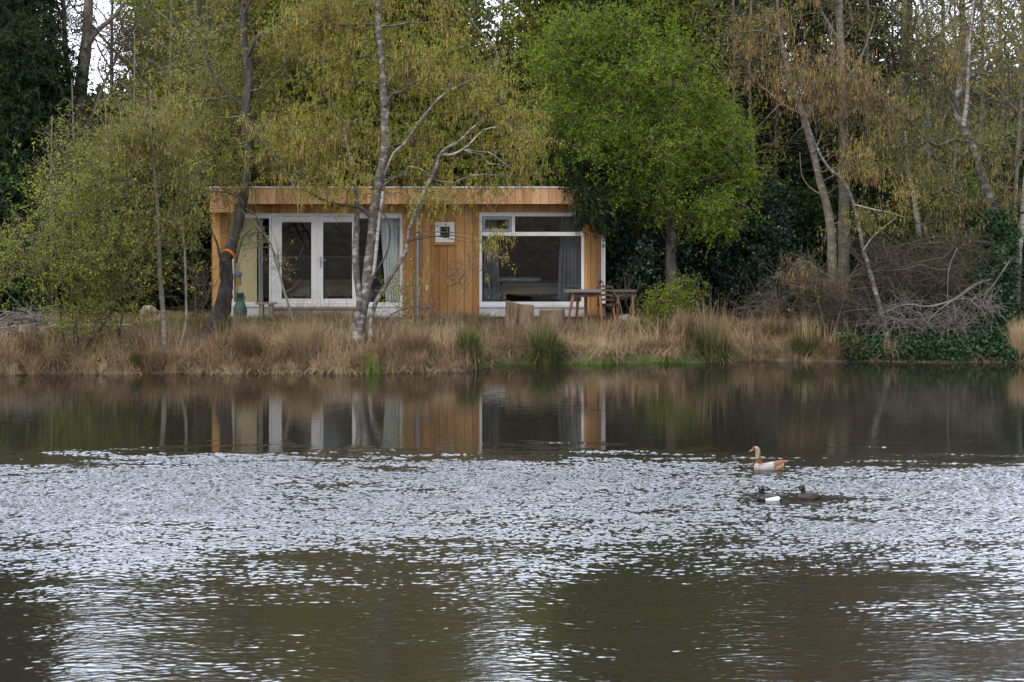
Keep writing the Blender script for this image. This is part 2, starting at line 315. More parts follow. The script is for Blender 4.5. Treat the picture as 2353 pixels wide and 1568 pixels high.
# ---------------------------------------------------------------- trees
LEAFY = dict(ntw=6, twl=0.45, up=0.15, droop=0.25, leaves=11, ll=0.050, lw=0.034, leaf='leaf_spring', catk=0, catl=0.12, catw=0.016, catm='catkin', spread=0.13, twr=0.0045, twm='twig', limb=None)
def crown(g, skel, clumps, hubs=None, **kw):
    """connects foliage clumps to the limbs and fills them with twigs, leaves and catkins"""
    p = dict(LEAFY); p.update(kw)
    lm = p['limb'] or p['twm']
    S = np.concatenate([s[0] for s in skel]); SR = np.concatenate([s[1] for s in skel])
    n = len(clumps); nh = hubs if hubs is not None else max(1, n // 9)
    def connect(T, S, SR, K, r1, rmax):
        d = np.linalg.norm(T[:, None] - S[None], axis=2) + 1.1 * np.maximum(0, S[None, :, 2] - T[:, None, 2] - 0.1) * (p['droop'] < 0.5)
        i = d.argmin(1); A = S[i]; ln = np.linalg.norm(T - A, axis=1, keepdims=True)
        mid = (A + T) / 2 + rng.normal(size=T.shape) * ln * 0.10 + np.array([0, 0, 1.0]) * ln * 0.10
        t = np.linspace(0, 1, K)[None, :, None]
        pa = (1 - t) ** 2 * A[:, None] + 2 * t * (1 - t) * mid[:, None] + t ** 2 * T[:, None]
        pa[:, 1:-1] += rng.normal(size=pa[:, 1:-1].shape) * ln[:, None] * 0.022
        r0 = np.minimum(np.minimum(SR[i] * 0.7, r1 + 0.013 * ln[:, 0]), rmax)
        rr = r0[:, None] * (1 - t[..., 0]) + r1 * t[..., 0]
        return pa, np.maximum(rr, r1)
    hub = clumps[:nh]; pa, rr = connect(hub, S, SR, 7, 0.012, 0.07)
    tubes(g, pa, rr, 5, lm)
    S = np.concatenate([S, pa[:, 2:].reshape(-1, 3)]); SR = np.concatenate([SR, rr[:, 2:].reshape(-1)])
    cl = clumps[nh:]; ends = [pa]
    if len(cl):
        pb = np.empty((0, 5, 3))
        for k in range(0, len(cl), 400):
            a, b = connect(cl[k:k + 400], S, SR, 5, p['twr'] * 1.3, 0.02); tubes(g, a, b, 3, p['twm']); pb = np.concatenate([pb, a])
        dirs = unit(np.concatenate([pa[:, -1] - pa[:, -3], pb[:, -1] - pb[:, -3]]))
    else: dirs = unit(pa[:, -1] - pa[:, -3])
    # twigs
    nt_ = p['ntw']; cc = np.repeat(clumps, nt_, 0); dd = np.repeat(dirs, nt_, 0); crnd = np.repeat(rng.random(n), nt_)
    m = len(cc); st = cc + rng.normal(size=cc.shape) * p['spread'] * np.array([1, 1, 0.8])
    d = unit(dd * 0.5 + rng.normal(size=cc.shape) * 0.75 + np.array([0, 0, p['up']]))
    ln = p['twl'] * (0.5 + rng.random(m))[:, None]; K = 4; pts = [st]
    for k in range(K - 1):
        pts.append(pts[-1] + unit(d) * ln / (K - 1)); d = d + np.array([0, 0, -p['droop']]) + rng.normal(size=d.shape) * 0.15
    tw = np.stack(pts, 1); tr = np.linspace(p['twr'], p['twr'] * 0.45, K)[None].repeat(m, 0)
    tubes(g, tw, tr, 3, p['twm'])
    def on_twigs(q):
        i = rng.integers(0, m, q); t = rng.random(q) * (K - 1); k = np.minimum(t.astype(int), K - 2); fr = (t - k)[:, None]
        return i, tw[i, k] * (1 - fr) + tw[i, k + 1] * fr
    q = int(m * p['leaves'])
    if q:
        i, c = on_twigs(q); c = c + rng.normal(size=c.shape) * 0.03
        a = rand_dir(q) + np.array([0, 0, -0.3]); a = unit(a); b = unit(np.cross(a, rand_dir(q)))
        sz = (0.6 + 0.8 * rng.random(q))[:, None]
        lf = p['leaf']; rn = np.clip(0.45 * crnd[i] + 0.55 * rng.random(q), 0, 1)
        rect_leaves(g, c, a * sz * p['ll'] / 2, b * sz * p['lw'] / 2, lf, rn)
    q = int(m * p['catk'])
    if q:
        i, c = on_twigs(q); hl = p['catl'] * (0.6 + 0.8 * rng.random(q))[:, None] / 2
        a = np.array([0, 0, -1.0]) + rng.normal(size=(q, 3)) * 0.13; a = unit(a)
        yaw = rng.random(q) * 2 * np.pi; b = np.stack([np.cos(yaw), np.sin(yaw), 0 * yaw], 1)
        rect_leaves(g, c + a * hl, a * hl, b * p['catw'] / 2, p['catm'], np.clip(0.5 * crnd[i] + 0.5 * rng.random(q), 0, 1))
def blob(px, py, rx, ry, D, rd, n, power=0.5):
    """n points through an ellipsoid seen at px,py with depth D"""
    c = P(px, py, D); s = D / F; R3 = np.array([rx * s, rd, ry * s])
    k = max(1, n // 11); ctr = rand_dir(k) * (rng.random(k) ** power)[:, None]
    d = ctr[rng.integers(0, k, n)] * 0.95 + rng.normal(size=(n, 3)) * np.minimum(0.36 / R3, 0.28)
    return c + d * R3
def trunkpath(pts, D, radii, step=3):
    """hand-traced trunk: pixels on a plane at depth D (or per-point depths), real radii"""
    n = len(pts); Ds = np.broadcast_to(np.asarray(D, float), (n,))
    p = np.array([P(x, y, d) for (x, y), d in zip(pts, Ds)])
    if len(radii) == 2: radii = np.linspace(radii[0], radii[1], n)
    return catmull(p, radii, step)
DENS = dict(crooked_alder=.38, birch_cluster=.40, green_tree=.58, young_shrub=.6, leaning_birch=.6, straight_trunk_tree=.8, ivy_clad_birch=.8)
def tree(name, label, cat, trunks, blobs, bark, group=None, tbark=None, **kw):
    if name in ('crooked_alder', 'birch_cluster', 'green_tree'): blobs = [(*b[:4], b[4] + (0.0 if name == 'green_tree' else 0.35) * b[5] * (b[5] > .9), b[5] * .75, b[6]) for b in blobs]   # crown mostly behind its stems
    blobs = [(*b[:6], max(6, int(b[6] * DENS.get(name, 1)))) for b in blobs]
    skel = [trunkpath(*t[:3], 5 if name == 'crooked_alder' else 3) for t in trunks]
    base = skel[0][0][0].copy()
    root = thing(name, base, label, cat, group)
    g = G()
    for (pts, rad), t in zip(skel, trunks):
        tubes(g, pts, rad, 14 if rad[0] > 0.05 else 6, t[3] if len(t) > 3 else bark, wob=(0.08 if name == 'crooked_alder' else 0.05) if rad[0] > 0.05 else 0)
    g.build('trunk', root, base)
    cl = np.concatenate([blob(*b) for b in blobs]); cl = cl[rng.permutation(len(cl))]
    g = G(); crown(g, skel, cl, limb=tbark or 'twig', **kw); g.build('crown', root, base)
    return root

# ---------------------------------------------------------------- terrain and water
SX = np.array([-400, -14, -8, -2.5, -1.0, -0.5, 4.6, 5.3, 12, 400]); SY = np.array([47.3, 47.3, 47.7, 47.8, 48.2, 49.8, 50.4, 50.9, 50.4, 50.4])
def shore(x): return np.interp(x, SX, SY) + 0.12 * np.sin(x * 2.3) + 0.07 * np.sin(x * 5.1 + 1)
def zg(x, y):
    t = y - shore(x)
    z = np.interp(t, [-6, -1.2, -0.25, 0, 0.25, 1.2, 3, 5.0, 20, 60], [-1.6, -0.7, -0.12, 0.02, 0.2, 0.36, 0.58, 0.80, 1.0, 1.1])
    z = z + np.where(t > 0.3, 0.04 * np.sin(x * 1.7 + y) + 0.03 * np.sin(x * 3.9 - y * 2.2), 0)
    z2 = np.interp(y, [-200, -3, 2, 6, 9], [3.2, 3.0, 2.7, 0.1, -1.6])
    return np.maximum(z, z2)
xs = np.unique(np.concatenate([np.linspace(-600, -20, 16), np.arange(-20, 20.01, 0.3), np.linspace(20, 600, 16)]))
ys = np.unique(np.concatenate([np.linspace(-200, -5, 10), np.arange(-4, 12, 1.0), np.linspace(12, 44, 8), np.arange(44, 62, 0.2), np.linspace(62, 110, 16), np.array([150, 250, 500, 1000, 2500])]))
X, Y = np.meshgrid(xs, ys, indexing='ij'); Z = zg(X, Y)
nx, ny = len(xs), len(ys); idx = np.arange(nx * ny).reshape(nx, ny)
g = G(); g.add(np.stack([X, Y, Z], -1).reshape(-1, 3), np.stack([idx[:-1, :-1], idx[1:, :-1], idx[1:, 1:], idx[:-1, 1:]], -1).reshape(-1, 4), 'ground', 0.5, True)
tag(g.build('ground'), 'grassy pond bank and woodland ground', kind='structure')
# the pond: a real wind-rippled surface, flat in the lee of the far bank
wd = 0.021; wx = np.arange(-8.6, 8.6, wd); wy = np.arange(16.5, 36.5, wd)
kx = np.fft.fftfreq(len(wx), wd)[:, None]; ky = np.fft.fftfreq(len(wy), wd)[None]; kk_ = np.hypot(kx, ky) + 1e-6
def field(lam, bw, ax):
    """random waves round wavelength lam, crests lying mostly across the view"""
    fl = np.exp(-(np.log(kk_ * lam) / bw) ** 2) * (ax + (1 - ax) * (ky / kk_) ** 2)
    return np.real(np.fft.ifft2(np.fft.fft2(rng.normal(size=(len(wx), len(wy)))) * fl))
def smooth_noise(lx, ly):
    fl = np.exp(-((kx * lx) ** 2 + (ky * ly) ** 2)); q = np.real(np.fft.ifft2(np.fft.fft2(rng.normal(size=(len(wx), len(wy)))) * fl)); return q / q.std()
WH = np.zeros((len(wx), len(wy)))
for lam, wgt in ((0.075, .60), (0.13, .66), (0.25, .40), (0.8, .16)):
    q = field(lam, .45, .22); WH += wgt * q / np.gradient(q, wd, axis=1).std()
WXg, WYg = np.meshgrid(wx, wy, indexing='ij'); sst = lambda e0, e1, v: (lambda u: u * u * (3 - 2 * u))(np.clip((v - e0) / (e1 - e0), 0, 1))
ye = WYg + 0.55 * smooth_noise(2.5, .5) + 0.45 * smooth_noise(.8, .25) + 0.9 * np.exp(-((WXg + 8.5) / 2.0) ** 2) + 0.8 * sst(2.5, 5, WXg)
WA = sst(35.3, 31.6, ye) ** 1.3 * (0.032 + 0.32 * sst(19.2, 31.0, WYg + 0.8 * smooth_noise(1.6, 2.6) + 0.10 * np.abs(WXg)) ** 1.7) * np.clip(1 + 0.24 * smooth_noise(2.4, .9), .3, 1.6)
for bx_, by_ in ((3.93, 32.03), (3.54, 28.98), (4.15, 29.1)): WA *= 1 - 0.75 * np.exp(-(((WXg - bx_) / .55) ** 2 + ((WYg - by_) / .8) ** 2))
WA *= sst(-8.6, -8.3, WXg) * sst(8.6, 8.3, WXg) * sst(16.5, 16.9, WYg)
WH *= WA
ox = np.concatenate([[-600, -60, -12], wx, [12, 60, 600]]); oy = np.concatenate([[3, 10], wy, np.arange(37, 55, 1.0)])
ZZ = np.zeros((len(ox), len(oy))); ZZ[3:3 + len(wx), 2:2 + len(wy)] = WH
Xw, Yw = np.meshgrid(ox, oy, indexing='ij'); i = np.arange(ZZ.size).reshape(ZZ.shape)
g = G(); g.add(np.stack([Xw, Yw, ZZ], -1).reshape(-1, 3), np.stack([i[:-1, :-1], i[1:, :-1], i[1:, 1:], i[:-1, 1:]], -1).reshape(-1, 4), 'water', 0.5, True)
tag(g.build('water'), 'dark pond water, calm by the bank and rippled in the middle', kind='structure')

# ---------------------------------------------------------------- grasses
def blades(g, base, h, lean, width, m, rnd, curve=0.5, dirs=None):
    n = len(base); K = 4
    if dirs is None:
        a = rng.random(n) * 2 * np.pi; dirs = np.stack([np.cos(a), np.sin(a), 0 * a], 1)
    t = np.linspace(0, 1, K)[None, :, None]
    up = np.array([0, 0, 1.0]); hh = h[:, None, None]; le = lean[:, None, None]
    pth = base[:, None] + up * hh * (t - curve * le * t ** 2.5) + dirs[:, None] * hh * le * t ** 1.6
    side = np.cross(dirs, up) + dirs * rng.normal(size=(n, 1)) * 0.8; side = unit(side)[:, None]
    wd = width * np.array([1, 0.9, 0.65, 0.15])[None, :, None] * (0.7 + 0.6 * rng.random(n))[:, None, None] / 2
    v = np.stack([pth - side * wd, pth + side * wd], 2).reshape(-1, 3)
    b = (np.arange(n) * K * 2)[:, None]; r = (np.arange(K - 1) * 2)[None]
    f = np.stack([b + r, b + r + 1, b + r + 3, b + r + 2], -1).reshape(-1, 4)
    g.add(v, f, m, np.repeat(rnd, K - 1))
def tussock(g, x, y, r, h, n, m, lean=0.7, width=0.008, straight=False, toward=None, dark=0.0):
    a = rng.random(n) * 2 * np.pi; q = r * 0.3 * np.sqrt(rng.random(n))
    bx = x + q * np.cos(a); by = y + q * np.sin(a)
    b = np.stack([bx, by, zg(bx, by) - 0.02], 1)
    b[:, 2] = np.maximum(b[:, 2], -0.03)
    a2 = a + rng.normal(size=n) * 0.5; d = np.stack([np.cos(a2), np.sin(a2), 0 * a2], 1)
    if toward is not None: d = unit(d + np.array(toward)[None])
    ln = np.abs(rng.normal(size=n)) * lean * (0.35 if straight else 0.8) + 0.05
    blades(g, b, h * (0.5 + 0.6 * rng.random(n)), np.clip(ln, 0, 1.5), width, m, np.clip(0.12 + 0.5 * rng.random() + 0.42 * rng.random(n) - dark, 0, 1), dirs=d, curve=0.5 if straight else 0.85)
g = G()
# shoreline rows, then thinner behind
for row, (t0, t1, dens, hh, nb) in enumerate([(0.0, 0.3, 4.0, 0.44, 190), (0.3, 1.3, 2.3, 0.52, 180), (1.4, 3.0, 1.8, 0.30, 80), (3.0, 4.8, 1.0, 0.18, 45)]):
    for x in np.arange(-14, 14.5, 1 / dens):
        x_ = x + rng.normal() * 0.18
        if x_ > 8.2 and row < 4 and rng.random() < 0.85: continue
        if x_ > 6.6 and rng.random() < 0.3: continue
        if row == 0 and -0.3 < x_ < 4.8: t_off = 0.16
        else: t_off = -0.10
        y_ = shore(x_) + t_off + t0 + rng.random() * (t1 - t0)
        if y_ > 53.9: continue
        k = 0.45 + 0.85 * rng.random()
        tussock(g, x_, y_, 0.42 * k, hh * k, int(nb * k), 'dry_grass', lean=0.6 + 0.7 * rng.random(), width=0.009, toward=(rng.normal() * 0.5, -0.45 if row < 2 else 0, 0))
n = 60000; x_ = rng.uniform(-14, 8.6, n); t_ = 0.02 + 2.6 * rng.random(n) ** 1.4; t_ = np.where((x_ > -0.4) & (x_ < 4.9), t_ + 0.3, t_); y_ = shore(x_) + t_
k = rng.random(n) < 0.5 + 0.5 * np.sin(x_ * 2.1 + y_ * 1.3) * np.sin(x_ * .9 - y_ * 2.7); x_, y_, n = x_[k], y_[k], int(k.sum())
a_ = np.sin(x_ * .8) * 1.5 + rng.normal(size=n) * 1.1 - 1.2; dd_ = np.stack([np.cos(a_), np.sin(a_), 0 * a_], 1)
blades(g, np.stack([x_, y_, zg(x_, y_)], 1), 0.22 + 0.30 * rng.random(n), 0.3 + 0.9 * rng.random(n), 0.009, 'dry_grass', np.clip(rng.random(n) * .7 + .15 + .15 * np.sin(x_ * 1.3), 0, 1), dirs=dd_)
for q in range(230):                       # taller wispy stalks standing out of the tussocks
    x_ = rng.uniform(-13, 8.4); y_ = shore(x_) + .3 + 2.6 * rng.random(); m_ = int(8 + 16 * rng.random()); bx = x_ + rng.normal(size=m_) * .12; by = y_ + rng.normal(size=m_) * .1
    blades(g, np.stack([bx, by, zg(bx, by)], 1), .55 + .45 * rng.random(m_), .15 + .45 * rng.random(m_), .007, 'dry_grass', .6 + .4 * rng.random(m_))
# lying thatch on the lawn
n = 26000; x_ = rng.uniform(-14, 7.5, n); y_ = shore(x_) + 0.3 + 5.5 * rng.random(n) ** 0.8
b = np.stack([x_, y_, zg(x_, y_)], 1); blades(g, b, 0.14 + 0.2 * rng.random(n), rng.random(n) * 1.2, 0.010, 'dry_grass', rng.random(n))
tag(g.build('dry_grass'), 'tan dead grass hanging over the far bank', 'dry grass', kind='stuff')
g = G(); n = 42000; x_ = rng.uniform(-14, 8, n); y_ = shore(x_) + 1.8 + 5.5 * rng.random(n)
k = (y_ < 54.3) | (x_ > 2.6) | (x_ < -8); x_, y_ = x_[k], y_[k]; n = len(x_)
blades(g, np.stack([x_, y_, zg(x_, y_)], 1), 0.07 + 0.10 * rng.random(n), rng.random(n) * 0.8, 0.009, 'lawn', rng.random(n))
tag(g.build('lawn_grass'), 'short mossy green lawn grass between bank and cabin', 'lawn grass', kind='stuff')
g = G(); n = 5200; x_ = rng.uniform(-0.7, 4.9, n); x_ = x_ + 0.25 * np.sin(x_ * 4); y_ = shore(x_) - 0.10 + 0.34 * rng.random(n) ** 1.5 * (1 + 0.5 * np.sin(x_ * 3))
blades(g, np.stack([x_, y_, np.maximum(zg(x_, y_), -0.01)], 1), 0.03 + 0.06 * rng.random(n), rng.random(n) * 0.8, 0.010, 'fresh_grass', rng.random(n))
n = 2500; x_ = rng.uniform(-9, -6.3, n); y_ = rng.uniform(51.5, 53.8, n)
blades(g, np.stack([x_, y_, zg(x_, y_)], 1), 0.08 + 0.1 * rng.random(n), rng.random(n) * 0.8, 0.01, 'fresh_grass', rng.random(n))
tag(g.build('waterside_grass'), 'bright green grass creeping out at the water edge', 'waterside grass', kind='stuff')
def rush(name, px, D, r, h, n, label, m='rush', cat='rush clump', lean=0.6, width=0.009, extra=None, straight=True, grp=None):
    x = (px - CX) * D / F; o = (x, D, float(zg(x, D)))
    root = G(); tussock(root, x, D, r, h, n, m, lean=lean, width=width, straight=straight)
    if extra: tussock(root, x, D, r, *extra, lean=0.4, width=0.008, straight=True)
    ob = root.build(name, None, o); return tag(ob, label, cat, grp)
RG = 'rush clumps along the far bank'
rush('rush_clump', 1255, 50.05, 0.8, 1.15, 1300, 'green rush clump growing in front of the low tree stump', grp=RG, extra=(1.2, 90, 'dry_grass'), straight=False, lean=.5)
rush('rush_clump', 1640, 50.55, 1.1, 0.95, 1300, 'large dark green rush clump with tall dry stalks below the holly', grp=RG, extra=(1.75, 150, 'dry_grass'), straight=False, lean=.7)
rush('rush_clump', 1850, 51.05, 0.8, 0.75, 800, 'low dark rush clump at the foot of the leaning birches', grp=RG, extra=(1.1, 60, 'dry_grass'), straight=False, lean=.8)
rush('rush_clump', 1080, 48.75, 0.7, 0.85, 800, 'brownish rush clump leaning over the corner of the bank right of the iris leaves', grp=RG, lean=0.9)
rush('rush_clump', 515, 51.0, 0.5, 0.55, 420, 'grey green rush tuft round the foot of the crooked trunk', grp=RG)
rush('rush_clump', 312, 47.75, 0.3, 0.42, 350, 'small dark green rush tuft left of the two saplings', grp=RG)
rush('grass_tussock', 700, 48.3, 1.0, 1.05, 1500, 'big pale fountain shaped dry grass tussock below the french doors', 'dry_grass', 'grass tussock', 0.85, 0.009)
rush('grass_tussock', 570, 48.3, 0.8, 0.85, 1000, 'dry grass tussock overhanging the water below the bird feeder', 'dry_grass', 'grass tussock', 0.85, 0.009)
rush('grass_tussock', 960, 48.7, 0.9, 0.8, 1000, 'broad brown dry grass tussock just right of the birch cluster', 'dry_grass', 'grass tussock', 0.95, 0.009)
rush('grass_tussock', 1575, 51.3, 0.5, 1.0, 500, 'upright pale grass tussock between green shrub and big rush clump', 'dry_grass', 'grass tussock', 0.5, 0.009)
rush('grass_tussock', 2345, 50.6, 0.6, 1.0, 600, 'dry grass tussock at the water beside the ivy covered trunk', 'dry_grass', 'grass tussock', 0.6, 0.009)
g = G(); x0, D0 = (845 - CX) * 47.7 / F, 47.55
n = 16; bx = x0 + rng.normal(size=n) * 0.16; by = D0 + rng.normal(size=n) * 0.06
blades(g, np.stack([bx, by, bx * 0 - 0.05], 1), 0.35 + 0.35 * rng.random(n), 0.12 * rng.random(n), 0.035, 'fresh_grass', rng.random(n))
tag(g.build('iris_plant', None, (x0, D0, 0)), 'upright green iris leaves in the water below the birch cluster', 'iris plant')
g = G()
for px in (1350, 1356):
    xx = (px - CX) * 50.2 / F; bx = xx + rng.normal(size=3) * 0.03
    blades(g, np.stack([bx, bx * 0 + shore(bx) - 0.12, bx * 0 - 0.03], 1), 0.25 + 0.15 * rng.random(3), 0.1 * rng.random(3), 0.022, 'fresh_grass', rng.random(3))
tag(g.build('iris_plant', None, (P(1340, 838, 50.2)[0], 50.2, 0)), 'few thin green iris shoots at the water edge below the stumps', 'iris plant')
g = G(); n = 16000; x_ = rng.uniform(8.0, 15, n); t_ = -0.1 + 2.2 * rng.random(n); y_ = shore(x_) + t_
c = np.stack([x_, y_, np.maximum(zg(x_, y_), 0) + 0.03 + 0.28 * rng.random(n)], 1); a = rand_dir(n); b = unit(np.cross(a, rand_dir(n)))
rect_leaves(g, c, a * 0.045, b * 0.038, 'leaf_ivy', rng.random(n))
tag(g.build('ground_ivy'), 'dark green ivy carpet over the bank at the water', 'ground ivy', kind='stuff')
g = G(); n = 30000; x_ = rng.uniform(-16, 17, n); y_ = rng.uniform(52, 66, n); k = ~((x_ > -8.1) & (x_ < 2.6) & (y_ < 60)); x_, y_ = x_[k], y_[k]; n = len(x_)
c = np.stack([x_, y_, zg(x_, y_) + 0.02 + 0.05 * rng.random(n)], 1); a = rand_dir(n) * np.array([1, 1, 0.3]); b = np.cross(a, np.array([0, 0, 1.0]))
rect_leaves(g, c, a * 0.04, b * 0.03, 'catkin_rust', rng.random(n) * 0.5)
tag(g.build('leaf_litter'), 'brown fallen leaves on the woodland floor', 'leaf litter', kind='stuff')

# ---------------------------------------------------------------- cabin
YF = 54.5
def hx(px, D=YF): return (px - CX) * D / F
def hz(py, D=YF): return H - (py - YH) * D / F
GZ = hz(729)
def boards(g, px0, px1, z0, z1, y0, y1, openings, mat, wpx=19.3, gap=0.011, start=None):
    """vertical boards between two columns, cut round the openings (px0,px1,z0,z1)"""
    edges = np.arange(px0, px1, wpx); edges = np.append(edges, px1)
    cuts = sorted(set(list(edges) + [o for op in openings for o in op[:2] if px0 < o < px1])); es = set(edges)
    for i, (a, b) in enumerate(zip(cuts[:-1], cuts[1:])):
        if b - a < 0.5: continue
        xa = hx(a) + (gap / 2 if a in es else 0); xb = hx(b) - (gap / 2 if b in es else 0)
        segs = [(z0, z1)]
        for o in openings:
            if o[0] <= a + .01 and o[1] >= b - .01:
                ns = []
                for s in segs:
                    if o[2] > s[0]: ns.append((s[0], min(o[2], s[1])))
                    if o[3] < s[1]: ns.append((max(o[3], s[0]), s[1]))
                segs = [s for s in ns if s[1] - s[0] > 0.005]
        k = int(np.searchsorted(edges, a + .01)); rnd = (math.sin(k * 12.9898) * 43758.5453) % 1
        for s in segs: box(g, xa, xb, y0, y1, s[0], s[1], mat, rnd)
cab = thing('cabin', (hx(936), YF, GZ), 'low flat-roofed cabin clad in orange vertical boards behind the bank', 'cabin')
CO = np.array([hx(936), YF, GZ])
def cb(g, name, parent=cab): return g.build(name, parent, CO)
OP = [(531, 925, hz(730), hz(489.7)), (1001, 1044, hz(556.8), hz(510.7)), (1101.4, 1342, hz(727), hz(488.6))]
g = G(); boards(g, 488, 1381, hz(726), hz(460), YF, YF + 0.022, OP, 'boards', 19.3)
# backing wall behind the boards, in pieces round the openings
Y0, Y1 = YF + 0.022, YF + 0.20
for a, b, z0, z1 in [(488, 531, 722, 445), (925, 1001, 722, 445), (1044, 1101.4, 722, 445), (1342, 1381, 722, 445), (531, 925, 489.7, 445), (1101.4, 1342, 488.6, 445),
                     (1001, 1044, 722, 556.8), (1001, 1044, 510.7, 445)]:
    box(g, hx(a), hx(b), Y0, Y1, hz(z0), hz(z1), 'brown_wall')
cb(g, 'wall')
YB = 59.6
for side in (hx(488), hx(1381)):
    g = G()
    s = 1 if side > 0 else -1
    n = 22; e = np.linspace(YF + 0.02, YB, n + 1)
    for i in range(n): box(g, side if s > 0 else side - 0.02, side + 0.02 if s > 0 else side, e[i] + 0.005, e[i + 1] - 0.005, hz(726), hz(445), 'boards', (i * 0.37) % 1)
    box(g, side - 0.16 if s > 0 else side + 0.002, side - 0.002 if s > 0 else side + 0.16, YF + 0.21, YB, hz(722), hz(445), 'brown_wall')
    cb(g, 'wall')
g = G(); box(g, hx(488) - 0.02, hx(1381) + 0.02, YB + 0.001, YB + 0.16, hz(726), hz(445), 'boards'); cb(g, 'wall')
g = G()   # inside faces, partition and floor
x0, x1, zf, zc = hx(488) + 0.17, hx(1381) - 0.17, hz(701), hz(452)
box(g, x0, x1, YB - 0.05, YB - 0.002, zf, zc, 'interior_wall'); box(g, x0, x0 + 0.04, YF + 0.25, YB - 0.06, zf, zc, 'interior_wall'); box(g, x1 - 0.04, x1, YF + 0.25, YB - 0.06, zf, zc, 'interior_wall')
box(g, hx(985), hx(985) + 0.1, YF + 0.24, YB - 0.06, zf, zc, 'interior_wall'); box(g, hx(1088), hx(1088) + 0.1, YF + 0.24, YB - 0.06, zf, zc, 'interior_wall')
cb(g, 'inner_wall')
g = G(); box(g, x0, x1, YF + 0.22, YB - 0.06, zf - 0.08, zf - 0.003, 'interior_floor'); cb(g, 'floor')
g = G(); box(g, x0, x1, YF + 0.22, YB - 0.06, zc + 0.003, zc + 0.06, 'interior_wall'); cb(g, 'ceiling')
YFA = 54.05          # fascia front
g = G(); kf = YFA / YF
def fx(px): return hx(px, YFA)
def fz(py): return hz(py, YFA)
e = list(np.arange(481.5, 1386, 19.0)) + [1386]
for i in range(len(e) - 1):
    bot = 488.4 if e[i] < 528 else 469
    box(g, fx(e[i]) + 0.004, fx(e[i + 1]) - 0.004, YFA, YFA + 0.03, fz(bot), fz(432.6), 'fascia', (math.sin(i * 7.3 + 2) * 999) % 1)
box(g, fx(482), fx(1385.5), YFA + 0.031, YFA + 0.05, fz(468.4), fz(434), 'brown_wall')
for side, s in ((fx(481.5), 1), (fx(1386), -1)):
    n = 24; ee = np.linspace(YFA + 0.03, YB + 0.3, n + 1)
    for i in range(n):
        box(g, side if s > 0 else side - 0.03, side + 0.03 if s > 0 else side, ee[i] + 0.004, ee[i + 1] - 0.004, fz(488.4 if (s > 0 and i < 2) else 469), fz(433), 'fascia', (i * 0.61) % 1)
cb(g, 'fascia')
g = G(); box(g, fx(483) + 0.03, fx(1384) - 0.03, YFA + 0.055, YF - 0.004, fz(466.5), fz(464), 'boards'); cb(g, 'soffit')
g = G(); box(g, fx(482) + 0.03, fx(1386) - 0.03, YFA + 0.06, YB + 0.28, fz(446), fz(435), 'roof_felt'); cb(g, 'roof')
g = G(); box(g, fx(480.5), fx(1387), YFA - 0.015, YFA + 0.06, fz(432.3), fz(428.6), 'alu'); box(g, fx(480.5), fx(480.5) + 0.08, YFA + 0.061, YB + 0.3, fz(432.3), fz(428.6), 'alu')
box(g, fx(1387) - 0.08, fx(1387), YFA + 0.061, YB + 0.3, fz(432.3), fz(428.6), 'alu'); cb(g, 'roof_trim')
g = G(); box(g, hx(1381.5), hx(1391), YF - 0.03, YF + 0.05, hz(727), hz(476), 'white_paint'); cb(g, 'corner_trim')
for a, b, c, d in ((531, 621.5, 731, 705.6), (819.5, 925, 731, 705.6), (1101.4, 1342, 728, 704.9)):
    g = G(); box(g, hx(a), hx(b), YF + 0.01, YF + 0.19, hz(c), hz(d), 'plinth'); cb(g, 'plinth')
g = G(); box(g, hx(622), hx(819), YF - 0.20, YF + 0.008, hz(727), hz(709), 'step_wood'); box(g, hx(618), hx(822), YF - 0.24, YF + 0.006, hz(708.6), hz(705.8), 'step_wood'); cb(g, 'door_step')
def frame(g, px0, px1, py0, py1, t, y0, y1, mat='white_paint', tb=None, tt=None):
    """rectangular frame, top py0, bottom py1, member width t (px)"""
    tb = tb or t; tt = tt or t
    box(g, hx(px0), hx(px0 + t), y0, y1, hz(py1), hz(py0), mat); box(g, hx(px1 - t), hx(px1), y0, y1, hz(py1), hz(py0), mat)
    box(g, hx(px0 + t) + .001, hx(px1 - t) - .001, y0 + .002, y1 - .002, hz(py0 + tt), hz(py0) - .001, mat); box(g, hx(px0 + t) + .001, hx(px1 - t) - .001, y0 + .002, y1 - .002, hz(py1) + .001, hz(py1 - tb), mat)
def pane(parent, px0, px1, py0, py1, y):
    g = G(); box(g, hx(px0) + .002, hx(px1) - .002, y, y + 0.012, hz(py1) + .002, hz(py0) - .002, 'glass'); return cb(g, 'pane', parent)
# glazed front: side windows and french doors
ya, yb = YF + 0.045, YF + 0.125
def window(parts, panes, sill=None):
    g = G(); parts(g); wd = cb(g, 'window')
    for q in panes: pane(wd, *q)
    if sill:
        g = G(); box(g, *sill); cb(g, 'sill', wd)
    return wd
window(lambda g: frame(g, 531, 623.4, 490, 703.5, 5.5, ya, yb, tb=8, tt=12), [(536.5, 617.9, 502, 695.5, YF + 0.08)], (hx(531.5), hx(623), YF - 0.02, YF + 0.04, hz(705.4), hz(696.5), 'white_paint'))
window(lambda g: frame(g, 818.6, 925, 490, 703.5, 5.5, ya, yb, tb=8, tt=12), [(824.1, 919.5, 502, 695.5, YF + 0.08)], (hx(819), hx(925), YF - 0.02, YF + 0.04, hz(705.4), hz(696.5), 'white_paint'))
g = G(); box(g, hx(623.6), hx(818.4), ya, yb, hz(497), hz(490), 'white_paint'); cb(g, 'door_frame'); g = G(); box(g, hx(623.6), hx(818.4), YF - 0.01, yb, hz(704.8), hz(699.5), 'white_paint'); cb(g, 'door_sill')
